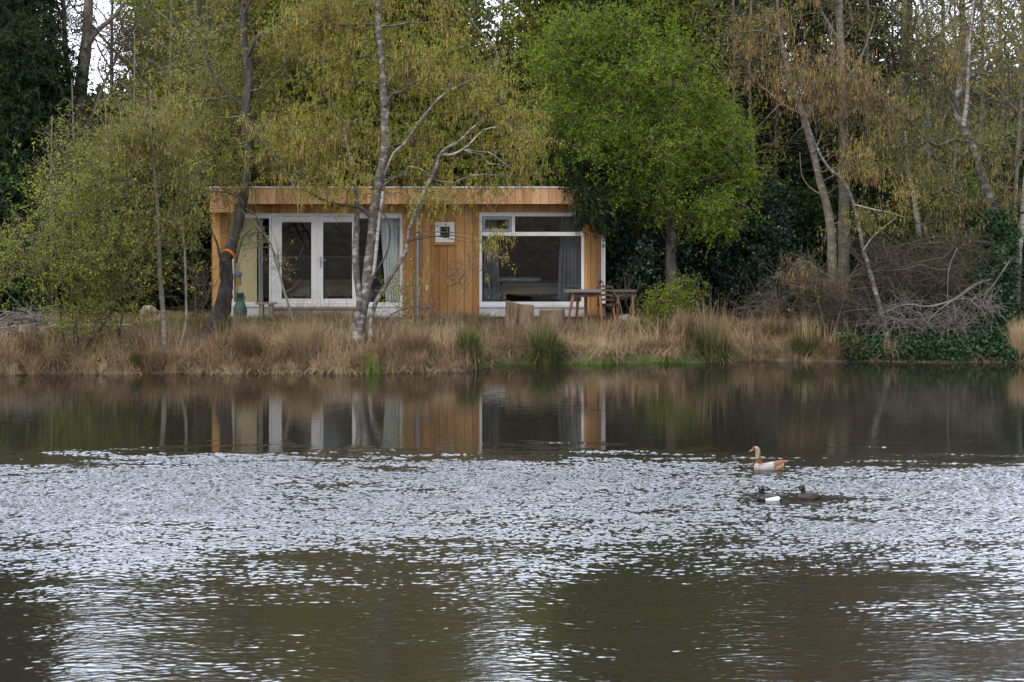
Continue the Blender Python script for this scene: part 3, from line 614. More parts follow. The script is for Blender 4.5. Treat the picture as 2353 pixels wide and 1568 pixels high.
def door(px0, px1, tl, tr):
    g = G(); y0, y1 = YF + 0.03, YF + 0.11
    box(g, hx(px0), hx(px0 + tl), y0, y1, hz(699), hz(497.3), 'white_paint'); box(g, hx(px1 - tr), hx(px1), y0, y1, hz(699), hz(497.3), 'white_paint')
    box(g, hx(px0 + tl) + .001, hx(px1 - tr) - .001, y0 + .003, y1 - .003, hz(509.5), hz(497.8), 'white_paint'); box(g, hx(px0 + tl) + .001, hx(px1 - tr) - .001, y0 + .003, y1 - .003, hz(698.6), hz(688.8), 'white_paint')
    # glazing bead set back from the frame
    for a, b, c, d in ((px0 + tl, px1 - tr, 511.2, 509.7), (px0 + tl, px1 - tr, 688.6, 687.2)): box(g, hx(a) + .003, hx(b) - .003, y0 + .03, y1 - .01, hz(c), hz(d), 'white_paint')
    d_ = cb(g, 'door'); pane(d_, px0 + tl, px1 - tr, 511.2, 687.2, YF + 0.07); return d_
door(624, 727.8, 22.8, 12.8); d2 = door(728.4, 818.2, 13.6, 9.2)
g = G(); box(g, hx(735), hx(738.2), YF + 0.012, YF + 0.03, hz(616.5), hz(590.8), 'zinc')
tubes(g, [[(hx(736.5), YF + 0.01, hz(598)), (hx(736.5), YF - 0.03, hz(598)), (hx(738), YF - 0.04, hz(598)), (hx(749.5), YF - 0.04, hz(598.6))]], [[.012, .012, .012, .010]], 6, 'alu', cap=True); cb(g, 'handle', d2)
g = G(); box(g, hx(727.9) , hx(728.3) + .012, YF + 0.02, YF + 0.03, hz(698), hz(498), 'white_paint'); cb(g, 'astragal', d2)
window(lambda g: (frame(g, 1001, 1044, 510.7, 556.8, 4.5, YF - 0.012, YF + 0.1), frame(g, 1006, 1039, 515.6, 551.5, 5.5, YF + 0.01, YF + 0.08)), [(1011.5, 1033.5, 521, 546, YF + 0.05)],
       (hx(997.7), hx(1048.5), YF - 0.045, YF - 0.002, hz(562.8), hz(557.6), 'boards'))
def bigwin(g):
    frame(g, 1101.4, 1342, 488.6, 704.6, 6, ya - 0.03, yb, tb=10.5, tt=9)
    box(g, hx(1107.4) + .001, hx(1336) - .001, ya - 0.02, yb - .003, hz(542.4), hz(533.6), 'white_paint')
    box(g, hx(1175.6), hx(1183.2), ya - 0.022, yb - .004, hz(533.5), hz(497.7), 'white_paint')
bw = window(bigwin, [(1107.4, 1336, 542.4, 694, YF + 0.09), (1183.2, 1336, 497.6, 533.6, YF + 0.09)], (hx(1102), hx(1341.5), YF - 0.03, YF + 0.012, hz(706.4), hz(700.2), 'white_paint'))
g = G(); frame(g, 1108.2, 1174.9, 498.5, 532.8, 6.5, ya - 0.012, yb - 0.02, 'vent_grey'); sash = cb(g, 'sash', bw)
g = G(); box(g, hx(1114.8), hx(1168.3), YF + 0.078, YF + 0.088, hz(526.2), hz(505.1), 'glass'); cb(g, 'pane', bw)
g = G(); zt = hz(470)
tubes(g, [[(hx(960), YF - 0.30, zt + 0.04), (hx(960), YF - 0.22, zt), (hx(960), YF - 0.07, zt - 0.20), (hx(960), YF - 0.06, zt - 0.3), (hx(960), YF - 0.06, hz(600)), (hx(960), YF - 0.06, GZ - 0.02)]], [[.032] * 6], 10, 'zinc')
for py in (545, 640): box(g, hx(956.6), hx(963.4), YF - 0.095, YF - 0.003, hz(py), hz(py - 2), 'zinc')
cb(g, 'downpipe')
g = G(); box(g, hx(978.5), hx(983.5), YF - 0.06, YF - 0.002, hz(664), hz(655.5), 'white_paint'); tubes(g, [[(hx(981), YF - 0.07, hz(664)), (hx(981), YF - 0.07, hz(668))]], [[.015, .012]], 8, 'alu', cap=True); cb(g, 'outdoor_socket')

# ---- things hanging or standing inside the cabin
def curtain(px0t, px1t, px0b, px1b, pyt, pyb, y, folds, mat, label, cat='curtain'):
    n = 48; m_ = 14; u = np.linspace(0, 1, n); v = np.linspace(0, 1, m_); U, V = np.meshgrid(u, v, indexing='ij')
    xa = hx(px0t) * (1 - V ** 0.7) + hx(px0b) * V ** 0.7; xb = hx(px1t) * (1 - V) + hx(px1b) * V
    Xc = xa + (xb - xa) * U; Yc = y + 0.045 * np.sin(U * folds * 2 * np.pi + 0.5 * np.sin(V * 3)) * (0.6 + 0.5 * V) + 0.015 * np.sin(U * folds * 5 + V * 4)
    Zc = hz(pyt) * (1 - V) + hz(pyb) * V; i = np.arange(n * m_).reshape(n, m_)
    f = np.stack([i[:-1, :-1], i[1:, :-1], i[1:, 1:], i[:-1, 1:]], -1).reshape(-1, 4)
    g = G(); v1 = np.stack([Xc, Yc, Zc], -1).reshape(-1, 3); g.add(v1, f, mat, 0.5, True); g.add(v1 + np.array([0, 0.006, 0]), f[:, ::-1], mat, 0.5, True)
    o = g.build('curtain', None, (hx((px0t + px1t) / 2), y, hz(pyt))); return tag(o, label, cat)
curtain(1107, 1140, 1107, 1150, 494, 700, YF + 0.28, 4, 'cloth_blue', 'grey blue curtain at the left side of the large window')
curtain(1292, 1337, 1281, 1337, 494, 700, YF + 0.28, 6, 'cloth_blue', 'wide grey blue curtain drawn aside at the right of the large window')
curtain(588, 600, 590, 602, 496, 702, YF + 0.30, 2.5, 'cloth_pale', 'narrow pale blue curtain beside the beige blind')
curtain(868, 921, 885, 921, 496, 702, YF + 0.30, 6, 'cloth_pale', 'wide pale blue curtain behind the window right of the birch trunks')
g = G(); n = 30; u = np.linspace(0, 1, n)
xx = hx(535) + (hx(588) - hx(535)) * u; yy = YF + 0.22 + 0.004 * np.sin(u * 60)
v = np.concatenate([np.stack([xx, yy, 0 * u + hz(702)], 1), np.stack([xx, yy, 0 * u + hz(496)], 1), np.stack([xx, yy + 0.012, 0 * u + hz(702)], 1), np.stack([xx, yy + 0.012, 0 * u + hz(496)], 1)])
i = np.arange(n - 1); g.add(v, np.stack([i, i + 1, n + i + 1, n + i], 1), 'blind'); g.add(v, np.stack([2 * n + i + 1, 2 * n + i, 3 * n + i, 3 * n + i + 1], 1), 'blind')
tag(g.build('window_blind', None, (hx(560), YF + 0.22, hz(496))), 'beige blind closing the leftmost window pane', 'blind')
bed = thing('bed', (hx(1215), 56.6, zf), 'wooden bed with grey bedding seen through the large window', 'bed'); bo = np.array([hx(1215), 56.6, zf])
kk = 56.1 / F
bx0, bx1 = (1150 - CX) * kk, (1310 - CX) * kk; bz = lambda py: H - (py - YH) * kk
g = G(); box(g, bx0, bx1, 56.1, 58.0, bz(676), bz(656), 'oak')
for a in (bx0 + 0.05, bx1 - 0.15):
    for b_ in (56.15, 57.85): box(g, a, a + 0.08, b_, b_ + 0.08, zf, bz(676) - .001, 'oak')
g.build('bed_frame', bed, bo)
g = G(); box(g, bx0 + 0.03, bx1 - 0.03, 56.13, 57.97, bz(655.6), bz(651), 'bedding'); g.build('mattress', bed, bo)
def cushion(g, cx, cy, cz, rx, ry, rz, m):
    th = np.linspace(0, 2 * np.pi, 17)[:-1]; ph = np.linspace(-1, 1, 9); v = []
    for p_ in ph:
        rr = (1 - abs(p_) ** 3.0) ** 0.5 if abs(p_) < 1 else 0.02
        for t_ in th:
            c_, s_ = math.cos(t_), math.sin(t_)
            v.append((cx + rx * rr * np.sign(c_) * abs(c_) ** 0.55, cy + ry * rr * np.sign(s_) * abs(s_) ** 0.55, cz + rz * p_))
    f = [(i * 16 + j, i * 16 + (j + 1) % 16, (i + 1) * 16 + (j + 1) % 16, (i + 1) * 16 + j) for i in range(8) for j in range(16)]
    g.add(v, f, m, 0.5, True); g.add([v[k] for k in range(128, 144)], [list(range(16))], m)
for k, (px, w_) in enumerate(((1172, 0.36), (1216, 0.34))):
    g = G(); px_x = (px - CX) * kk; cushion(g, px_x, 56.5 + k * .02, bz(651) + 0.075, w_, 0.26, 0.075, 'pillow')
    tag(g.build('pillow', None, (px_x, 56.5, bz(651))), ('pale pillow at the left end of the bed' if k == 0 else 'pale pillow lying nearer the middle of the bed'), 'pillow')
# kitchen bar, table and chairs behind the french doors
kc = thing('kitchen_counter', (-4.9, 57.9, zf), 'dark kitchen counter with light worktop behind the french doors', 'counter'); ko = np.array([-4.9, 57.9, zf]); k8 = 57.8 / F
g = G(); box(g, (600 - CX) * k8, (905 - CX) * k8, 57.85, 58.4, zf, H - (592 - YH) * k8 - .002, 'kitchen_dark'); g.build('cabinet', kc, ko)
g = G(); box(g, (598 - CX) * k8, (907 - CX) * k8, 57.8, 58.45, H - (592 - YH) * k8, H - (589.3 - YH) * k8, 'worktop'); g.build('worktop', kc, ko)
def diner(px0, px1, D, label):
    k_ = D / F; a, b = (px0 - CX) * k_, (px1 - CX) * k_; zz = H - (646 - YH) * k_
    t_ = thing('sideboard', ((a + b) / 2, D, zf), label, 'sideboard'); o_ = np.array([(a + b) / 2, D, zf])
    g = G(); box(g, a, b, D, D + 0.45, zf + 0.12, zz, 'oak'); g.build('body', t_, o_)
    g = G(); box(g, a - .03, b + .03, D - 0.03, D + 0.47, zz + .001, zz + 0.035, 'oak'); g.build('top', t_, o_)
    n_ = 3
    for i in range(n_):
        g = G(); w_ = (b - a) / n_; box(g, a + i * w_ + .02, a + (i + 1) * w_ - .02, D - 0.018, D - .001, zf + 0.17, zz - 0.05, 'oak', i * .4); g.build('door', t_, o_)
    for u_ in (a + .03, b - .09):
        g = G(); box(g, u_, u_ + .06, D + .03, D + .09, zf, zf + .119, 'oak'); g.build('leg', t_, o_)
diner(655, 712, 56.4, 'low oak sideboard behind the left french door'); diner(745, 806, 56.4, 'low oak sideboard behind the right french door')
g = G(); cx = (655 - CX) * 56 / F
tubes(g, [[(cx - .14, 55.9, zf), (cx - .14, 55.9, zf + .45), (cx - .13, 55.9, zf + .95)], [(cx + .14, 55.9, zf), (cx + .14, 55.9, zf + .45), (cx + .13, 55.9, zf + .95)], [(cx - .14, 56.25, zf), (cx - .14, 56.25, zf + .3), (cx - .14, 56.25, zf + .44)], [(cx + .14, 56.25, zf), (cx + .14, 56.25, zf + .3), (cx + .14, 56.25, zf + .44)]], [[.016] * 3] * 4, 6, 'rust_red', cap=True)
box(g, cx - .18, cx + .18, 55.88, 56.28, zf + .44, zf + .47, 'rust_red')
for q in (.62, .74, .86): box(g, cx - .13, cx + .13, 55.895, 55.91, zf + q, zf + q + .05, 'rust_red')
tag(g.build('chair', None, (cx, 56, zf)), 'dark red chair just inside the left french door', 'chair')

# ---------------------------------------------------------------- garden things
def gzp(px, D): x = (px - CX) * D / F; return x, D, float(zg(x, D))
# stumps
def stump(px, D, rpx, toppx, slant, label, wob=0.08):
    x, y, z = gzp(px, D); r = rpx * D / F; zt_ = H - (toppx - YH) * D / F; sides = 22
    root = thing('tree_stump', (x, y, z), label, 'tree stump', 'sawn stumps in front of the large window'); o_ = np.array([x, y, z])
    th = np.arange(sides) / sides * 2 * np.pi; rr = r * (1 + wob * np.sin(3 * th + px) + 0.05 * np.sin(7 * th)); g = G(); rings = []
    for q, sc_ in ((-0.1, 1.12), (0.05, 1.06), (0.2, 1.0), (0.6, 0.97), (0.97, 0.96), (1.0, 0.92)):
        top = (zt_ - z) + slant * np.cos(th) * r
        rings.append(np.stack([x + rr * sc_ * np.cos(th), y + rr * sc_ * np.sin(th), z + q * top], 1))
    v = np.concatenate(rings); k = len(rings)
    g.add(v, [(i * sides + j, i * sides + (j + 1) % sides, (i + 1) * sides + (j + 1) % sides, (i + 1) * sides + j) for i in range(k - 1) for j in range(sides)], 'stump_wood', 0.5, True)
    g.build('bark', root, o_)
    g = G(); c_ = rings[-1].mean(0) + np.array([0, 0, 0.004]); t2 = rings[-1] + np.array([0, 0, .003]); mid = (t2 + c_) / 2
    g.add(np.concatenate([t2, mid]), [(j, (j + 1) % sides, sides + (j + 1) % sides, sides + j) for j in range(sides)], 'old_wood'); g.add(mid, [list(range(sides))], 'old_wood')
    g.build('cut_face', root, o_)
stump(1178, 52.9, 17, 695, -0.22, 'tall sawn stump with slanting top below the large window')
stump(1210, 52.7, 18, 700.5, -0.06, 'middle sawn stump touching the tall slanting one')
stump(1269, 52.5, 29, 712, 0.03, 'lowest and widest sawn stump left of the garden table')
# table outside
def table(px0, px1, pyt, D, depth, label, tops, legs, edge='table_edge'):
    k_ = D / F; a, b = (px0 - CX) * k_, (px1 - CX) * k_; z1 = H - (pyt - YH) * k_; xm = (a + b) / 2; zb = float(zg(xm, D))
    root = thing('garden_table', (xm, D, zb), label, 'garden table'); o_ = np.array([xm, D, zb])
    g = G()
    if tops == 'slab': box(g, a, b, D - depth / 2, D + depth / 2, z1 - 0.045, z1, 'table_top')
    g.build('tabletop', root, o_)
    g = G(); box(g, a + .22, b - .04, D - depth / 2 + .06, D - depth / 2 + .09, z1 - 0.17, z1 - 0.046, edge); g.build('apron', root, o_); g = G(); box(g, a + .22, b - .04, D + depth / 2 - .09, D + depth / 2 - .06, z1 - 0.17, z1 - 0.046, edge); g.build('apron', root, o_)
    for (pt, pb, dy) in legs:
        g = G(); xt, xb = (pt - CX) * k_, (pb - CX) * k_; yt = D + dy * (depth / 2 - .11); yb_ = D + dy * (depth / 2 - .02)
        tubes(g, [[(xt, yt, z1 - .05), ((xt + xb) / 2, (yt + yb_) / 2, (z1 + zb) / 2), (xb, yb_, float(zg(xb, yb_)) - .02)]], [[.045, .036, .026]], 8, 'table_leg', cap=True); g.build('leg', root, o_)
table(1297, 1383, 666.5, 53.6, 0.7, 'wooden garden table with grey top and splayed reddish legs', 'slab', [(1318, 1303, -1), (1346, 1348, 1), (1377, 1383, -1), (1330, 1325, 1)])
table(1400, 1460, 665.5, 54.6, 0.6, 'small dark side table with pale top right of the cabin corner', 'slab', [(1420, 1418, -1), (1452, 1455, -1), (1420, 1424, 1), (1450, 1452, 1)], 'black_metal')
def chair(px, D, yaw, label):
    x, y, z = gzp(px, D); root = thing('garden_chair', (x, y, z), label, 'garden chair', 'dark garden chairs by the tables'); root.rotation_euler = (0, 0, yaw)
    def pt(name, f): 
        g = G(); f(g); return g.build(name, root, (0, 0, 0))
    pt('seat', lambda g: box(g, -.24, .24, -.22, .22, .42, .46, 'table_edge'))
    for sx_ in (-1, 1):
        for sy_ in (-1, 1):
            pt('leg', lambda g: tubes(g, [[(sx_ * .20, sy_ * .18, .42), (sx_ * .22, sy_ * .20, .2), (sx_ * .23, sy_ * .22, -.03)]], [[.02, .018, .016]], 6, 'table_leg', cap=True))
    def bk(g):
        for u_ in (-.21, .21): tubes(g, [[(u_, .2, .46), (u_, .24, .7), (u_, .28, .92)]], [[.018] * 3], 6, 'black_metal', cap=True)
        for q in (.56, .68, .80, .90): box(g, -.2, .2, .2 + (q - .46) * .16, .22 + (q - .46) * .16, q, q + .05, 'table_edge')
    pt('backrest', bk)
chair(1396, 54.2, 2.9, 'dark slatted garden chair between the two garden tables'); chair(1478, 54.7, 1.2, 'dark garden chair half hidden by the holly and the lime green shrub')
x, y, z = gzp(1424, 55.3); bb = thing('barbecue', (x, y, z), 'dark barbecue with blue lid behind the small side table', 'barbecue'); bo = np.array([x, y, z]); zb_ = H - (655 - YH) * y / F
g = G(); lathe(g, [(0.02, zb_ - .16), (.15, zb_ - .13), (.2, zb_ - .05), (.21, zb_ - .015)], x, y, 'black_metal'); g.build('bowl', bb, bo)
g = G(); lathe(g, [(.214, zb_ - .014), (.21, zb_ + .01), (.17, zb_ + .05), (.08, zb_ + .075), (.01, zb_ + .08)], x, y, 'blue_enamel'); lid = g.build('lid', bb, bo)
for k in range(3):
    a_ = k * 2.1 + .4; g = G(); tubes(g, [[(x + .1 * math.cos(a_), y + .1 * math.sin(a_), zb_ - .12), (x + .2 * math.cos(a_), y + .2 * math.sin(a_), (z + zb_) / 2), (x + .28 * math.cos(a_), y + .28 * math.sin(a_), z - .02)]], [[.014] * 3], 6, 'black_metal', cap=True); g.build('leg', bb, bo)
def stone(px, D, rx, rz, label, grp=None, seed=0):
    x, y, z = gzp(px, D); bm = bmesh.new(); bmesh.ops.create_icosphere(bm, subdivisions=3, radius=1); v = np.array([q.co[:] for q in bm.verts]); f = [[q.index for q in fc.verts] for fc in bm.faces]; bm.free()
    w_ = 1 + 0.12 * np.sin(v[:, 0] * 3 + seed) * np.cos(v[:, 1] * 2.5 + seed * 2) + 0.07 * np.sin(v[:, 2] * 6 + v[:, 0] * 4 + seed)
    v = v * w_[:, None] * np.array([rx, rx * .7, rz]) + np.array([x, y, z + rz * 0.6]); g = G(); g.add(v, f, 'stone', 0.5, True)
    return tag(g.build('garden_stone', None, (x, y, z)), label, 'stone', grp)
stone(1438, 53.9, .20, .17, 'rounded pale stone under the small side table', seed=1); stone(1458, 53.7, .22, .13, 'flatter brown stone beside the rounded one under the side table', seed=3)
stone(342, 54.5, .26, .17, 'pointed pale stone left of the saplings', seed=5); stone(507 - 28, 53.0, .13, .12, 'small pale stone left of the crooked trunk', seed=7)
# green urn
x, y, z = gzp(552, 53.9); un = thing('garden_urn', (x, y, z), 'dark green urn shaped garden stove by the white plinth', 'garden urn'); uo = np.array([x, y, z]); s_ = y / F; zz = lambda py: H - (py - YH) * s_
g = G(); lathe(g, [(12 * s_, z - .05), (15 * s_, zz(724)), (16.5 * s_, zz(716)), (15 * s_, zz(708)), (11.5 * s_, zz(699)), (10 * s_, zz(694)), (9.6 * s_, zz(692.5))], x, y, 'green_pale', 24); g.build('belly', un, uo)
g = G(); lathe(g, [(9.2 * s_, zz(692.4)), (8.6 * s_, zz(688)), (8.8 * s_, zz(676.5)), (9.4 * s_, zz(675)), (9.4 * s_, zz(673.6)), (7.6 * s_, zz(673.4)), (7.2 * s_, zz(680))], x, y, 'green_glaze', 24); g.build('neck', un, uo)
for sgn in (-1, 1):
    g = G(); tubes(g, [[(x + sgn * 8.2 * s_, y, zz(683)), (x + sgn * 12 * s_, y, zz(682)), (x + sgn * 12.5 * s_, y, zz(686)), (x + sgn * 8.4 * s_, y, zz(687.5))]], [[.014] * 4], 6, 'green_glaze', cap=True); g.build('handle', un, uo)
# small bench by the doors
x, y, z = gzp(612, 53.6); s_ = y / F; bn = thing('wooden_bench', (x, y, z), 'small weathered wooden bench in front of the left glazing', 'bench'); bo = np.array([x, y, z]); zz = lambda py: H - (py - YH) * s_
g = G(); box(g, x - 24 * s_, x + 24 * s_, y - .16, y + .16, zz(699.5), zz(695.5), 'old_wood'); g.build('seat', bn, bo)
for dx in (-11, 11): g = G(); box(g, x + (dx - 5) * s_, x + (dx + 5) * s_, y - .14, y + .14, z - .03, zz(699.5) - .001, 'old_wood'); g.build('leg', bn, bo)
# long plank bench at the left
x0_, x1_ = (192 - CX) * 50.2 / F, (500 - CX) * 50.2 / F * 1.0; x1_ = (302 - CX) * 50.2 / F
x0_ = (118 - CX) * 50.2 / F; xm = (x0_ + x1_) / 2; z = float(zg(xm, 50.2)); s_ = 50.2 / F; zz = lambda py: H - (py - YH) * s_
pb = thing('plank_bench', (xm, 50.2, z), 'long low plank bench half hidden behind the lime green shrub', 'bench'); bo = np.array([xm, 50.2, z])
g = G(); box(g, x0_, x1_, 50.05, 50.38, zz(751.5), zz(746.5), 'old_wood'); g.build('seat', pb, bo)
for px in (135, 160, 270): g = G(); box(g, (px - 7 - CX) * s_, (px + 7 - CX) * s_, 50.1, 50.33, z - .1, zz(751.6), 'brown_wall'); g.build('leg', pb, bo)
for px, D, rr, ht, lab in ((62, 50.0, .20, .38, 'short upright log with pale cut top at the left end of the bank'), (105, 50.3, .24, .30, 'thick chopping log between the brush pile and the plank bench')):
    x, y, z = gzp(px, D); lg = thing('log_seat', (x, y, z), lab, 'log'); g = G(); lathe(g, [(rr * 1.08, z - .05), (rr, z + .05), (rr * .97, z + ht), (rr * .9, z + ht + .01)], x, y, 'stump_wood', 16, 0.05); g.build('bark', lg, (x, y, z))
    g = G(); th = np.arange(16) / 16 * 2 * np.pi; g.add(np.stack([x + rr * .9 * np.cos(th), y + rr * .9 * np.sin(th), 0 * th + z + ht + .012], 1), [list(range(16))], 'oak'); g.build('cut_face', lg, (x, y, z))
# fallen trunk on the lawn left
x, y, z = gzp(590, 51); pth, rd = catmull([P(500, 792, 49.2), P(560, 783, 49.5), P(620, 778, 49.7), P(665, 790, 49.5)], [.05, .07, .06, .03])
pth[:, 2] = zg(pth[:, 0], pth[:, 1]) + .05; g = G(); tubes(g, pth, rd, 8, 'bark_dark', wob=.08); tag(g.build('fallen_branch', None, pth[0]), 'mossy fallen branch lying in the grass right of the saplings', 'fallen branch')
# bird feeder, orange band
s_ = 51.0 / F; D = 51.0
x = (547 - CX) * s_; zz = lambda py: H - (py - YH) * s_
bf = thing('bird_feeder', (x, D, zz(656)), 'wooden bird feeder with dark gabled roof hanging by the crooked trunk', 'bird feeder'); bo = np.array([x, D, zz(656)])
g = G(); box(g, x - 9 * s_, x + 6.5 * s_, D - .09, D + .09, zz(656), zz(651.5), 'feeder_wood'); g.build('tray', bf, bo)
g = G(); box(g, x + .5 * s_, x + 6 * s_, D - .08, D + .08, zz(651.4), zz(632), 'feeder_wood'); box(g, x - 8.5 * s_, x - 6.5 * s_, D - .08, D + .08, zz(651.4), zz(634), 'feeder_wood'); g.build('post', bf, bo)
g = G(); v = [(x - 10 * s_, D - .13, zz(633)), (x + 9 * s_, D - .13, zz(633)), (x + 9 * s_, D + .13, zz(633)), (x - 10 * s_, D + .13, zz(633)), (x - 7 * s_, D, zz(623.5)), (x + 6.5 * s_, D, zz(623.5)), (x - 10 * s_, D - .13, zz(631.5)), (x + 9 * s_, D - .13, zz(631.5)), (x + 9 * s_, D + .13, zz(631.5)), (x - 10 * s_, D + .13, zz(631.5))]
g.add(v, [(0, 3, 2, 1), (0, 1, 7, 6), (1, 2, 8, 7), (2, 3, 9, 8), (3, 0, 6, 9), (6, 7, 5, 4), (8, 9, 4, 5)], 'slate'); g.add(v, [(7, 8, 5), (9, 6, 4)], 'slate'); g.build('roof', bf, bo)
g = G(); tubes(g, [[(x, D, zz(623.7)), (x + .01, D + .1, zz(616)), (x + .02, D + .22, zz(606))]], [[.006] * 3], 5, 'black_metal'); g.build('hanger', bf, bo)
pth, rd = catmull([P(511, 577.5, 51.30), P(518, 575, 51.26), P(526, 576.5, 51.25), P(534, 583, 51.27), P(539, 591, 51.33), P(543, 602, 51.38), P(545.5, 611, 51.42)], [.02] * 7)
g = G(); K = len(pth); tt = np.gradient(pth, axis=0); sd = unit(np.cross(tt, np.array([0, 1.0, 0]))); wv = np.interp(np.linspace(0, 1, K), [0, .3, .8, 1], [.012, .032, .030, .012])[:, None]
v = np.concatenate([pth - sd * wv, pth + sd * wv, pth - sd * wv + [0, .015, 0], pth + sd * wv + [0, .015, 0]]); i = np.arange(K - 1)
g.add(v, np.concatenate([np.stack([i, i + 1, K + i + 1, K + i], 1), np.stack([2 * K + i + 1, 2 * K + i, 3 * K + i, 3 * K + i + 1], 1), np.stack([i + 1, i, 2 * K + i, 2 * K + i + 1], 1), np.stack([K + i, K + i + 1, 3 * K + i + 1, 3 * K + i], 1)]), 'orange_band', 0.5, True)
tag(g.build('orange_strap', None, P(526, 577, 51.25)), 'bright orange strap looped round the crooked trunk', 'strap')

# neighbour house behind the trees at the right
DN = 66.0; s_ = DN / F; nx_ = lambda px: (px - CX) * s_; nz = lambda py: H - (py - YH) * s_
x0_, x1_ = nx_(1985), nx_(2750); zb_ = float(zg(x0_, DN)); NH = thing('neighbour_house', ((x0_ + x1_) / 2, DN, zb_), 'dark house with grey tiled roof behind the birches on the right', 'house'); no = np.array([(x0_ + x1_) / 2, DN, zb_])
g = G(); box(g, x0_ + .5, x1_ - .5, DN + .5, DN + 7.5, zb_ - .1, nz(538), 'brown_wall'); g.build('wall', NH, no)
g = G(); rows = 14; ev, rg = nz(531), nz(290)
for i in range(rows):
    t0, t1 = i / rows, (i + 1) / rows; ya_, yb2 = DN - .1 + 4.1 * t0, DN - .1 + 4.1 * t1; za, zb2 = ev + (rg - ev) * t0, ev + (rg - ev) * t1
    ncol = 34; e = np.linspace(x0_, x1_, ncol + 1)
    for j in range(ncol): g.add([(e[j] + .01, ya_ - .03, za + .03), (e[j + 1] - .01, ya_ - .03, za + .03), (e[j + 1] - .01, yb2, zb2), (e[j] + .01, yb2, zb2)], [(0, 1, 2, 3)], 'roof_tiles', rng.random())
v = [(x0_, DN - .1, ev), (x1_, DN - .1, ev), (x1_, DN + 4, rg - .02), (x0_, DN + 4, rg - .02), (x1_, DN + 8.1, ev), (x0_, DN + 8.1, ev)]
g.add(v, [(0, 1, 2, 3), (3, 2, 4, 5)], 'roof_tiles'); g.add(v, [(0, 3, 5), (1, 4, 2)], 'brown_wall'); g.build('roof', NH, no)
g = G(); box(g, x0_ - .05, x1_ + .05, DN - .25, DN - .12, ev - .12, ev + .01, 'zinc'); g.build('gutter', NH, no)
for px in (2180, 2310): 
    g = G(); box(g, nx_(px), nx_(px + 50), DN + .44, DN + .498, nz(640), nz(560), 'black_metal'); g.build('window', NH, no)

# ---------------------------------------------------------------- birds
def ring_loft(g, rings, m, sides=20, closed=True):
    """rings: (cx, cz, tangent angle, half height, half width)"""
    th = np.arange(sides) / sides * 2 * np.pi; vs = []
    for cx, cz, ta, hh, hw in rings:
        nx2, nz2 = -math.sin(ta), math.cos(ta)
        vs.append(np.stack([cx + np.sin(th) * hh * nx2, np.cos(th) * hw, cz + np.sin(th) * hh * nz2], 1))
    k = len(rings); v = np.concatenate(vs)
    g.add(v, [(i * sides + j, (i + 1) * sides + j, (i + 1) * sides + (j + 1) % sides, i * sides + (j + 1) % sides) for i in range(k - 1) for j in range(sides)], m, 0.5, True)
    g.add(vs[0], [list(range(sides))], m); g.add(vs[-1], [list(range(sides))[::-1]], m)
def dense(r, n=4):
    r = np.array(r, float); p, q = [], []
    for c in range(r.shape[1]): p.append(catmull(np.stack([r[:, c], 0 * r[:, c], 0 * r[:, c]], 1), np.zeros(len(r)), n)[0][:, 0])
    o = np.stack(p, 1); o[:, 2:] = np.maximum(o[:, 2:], 0.5); return o
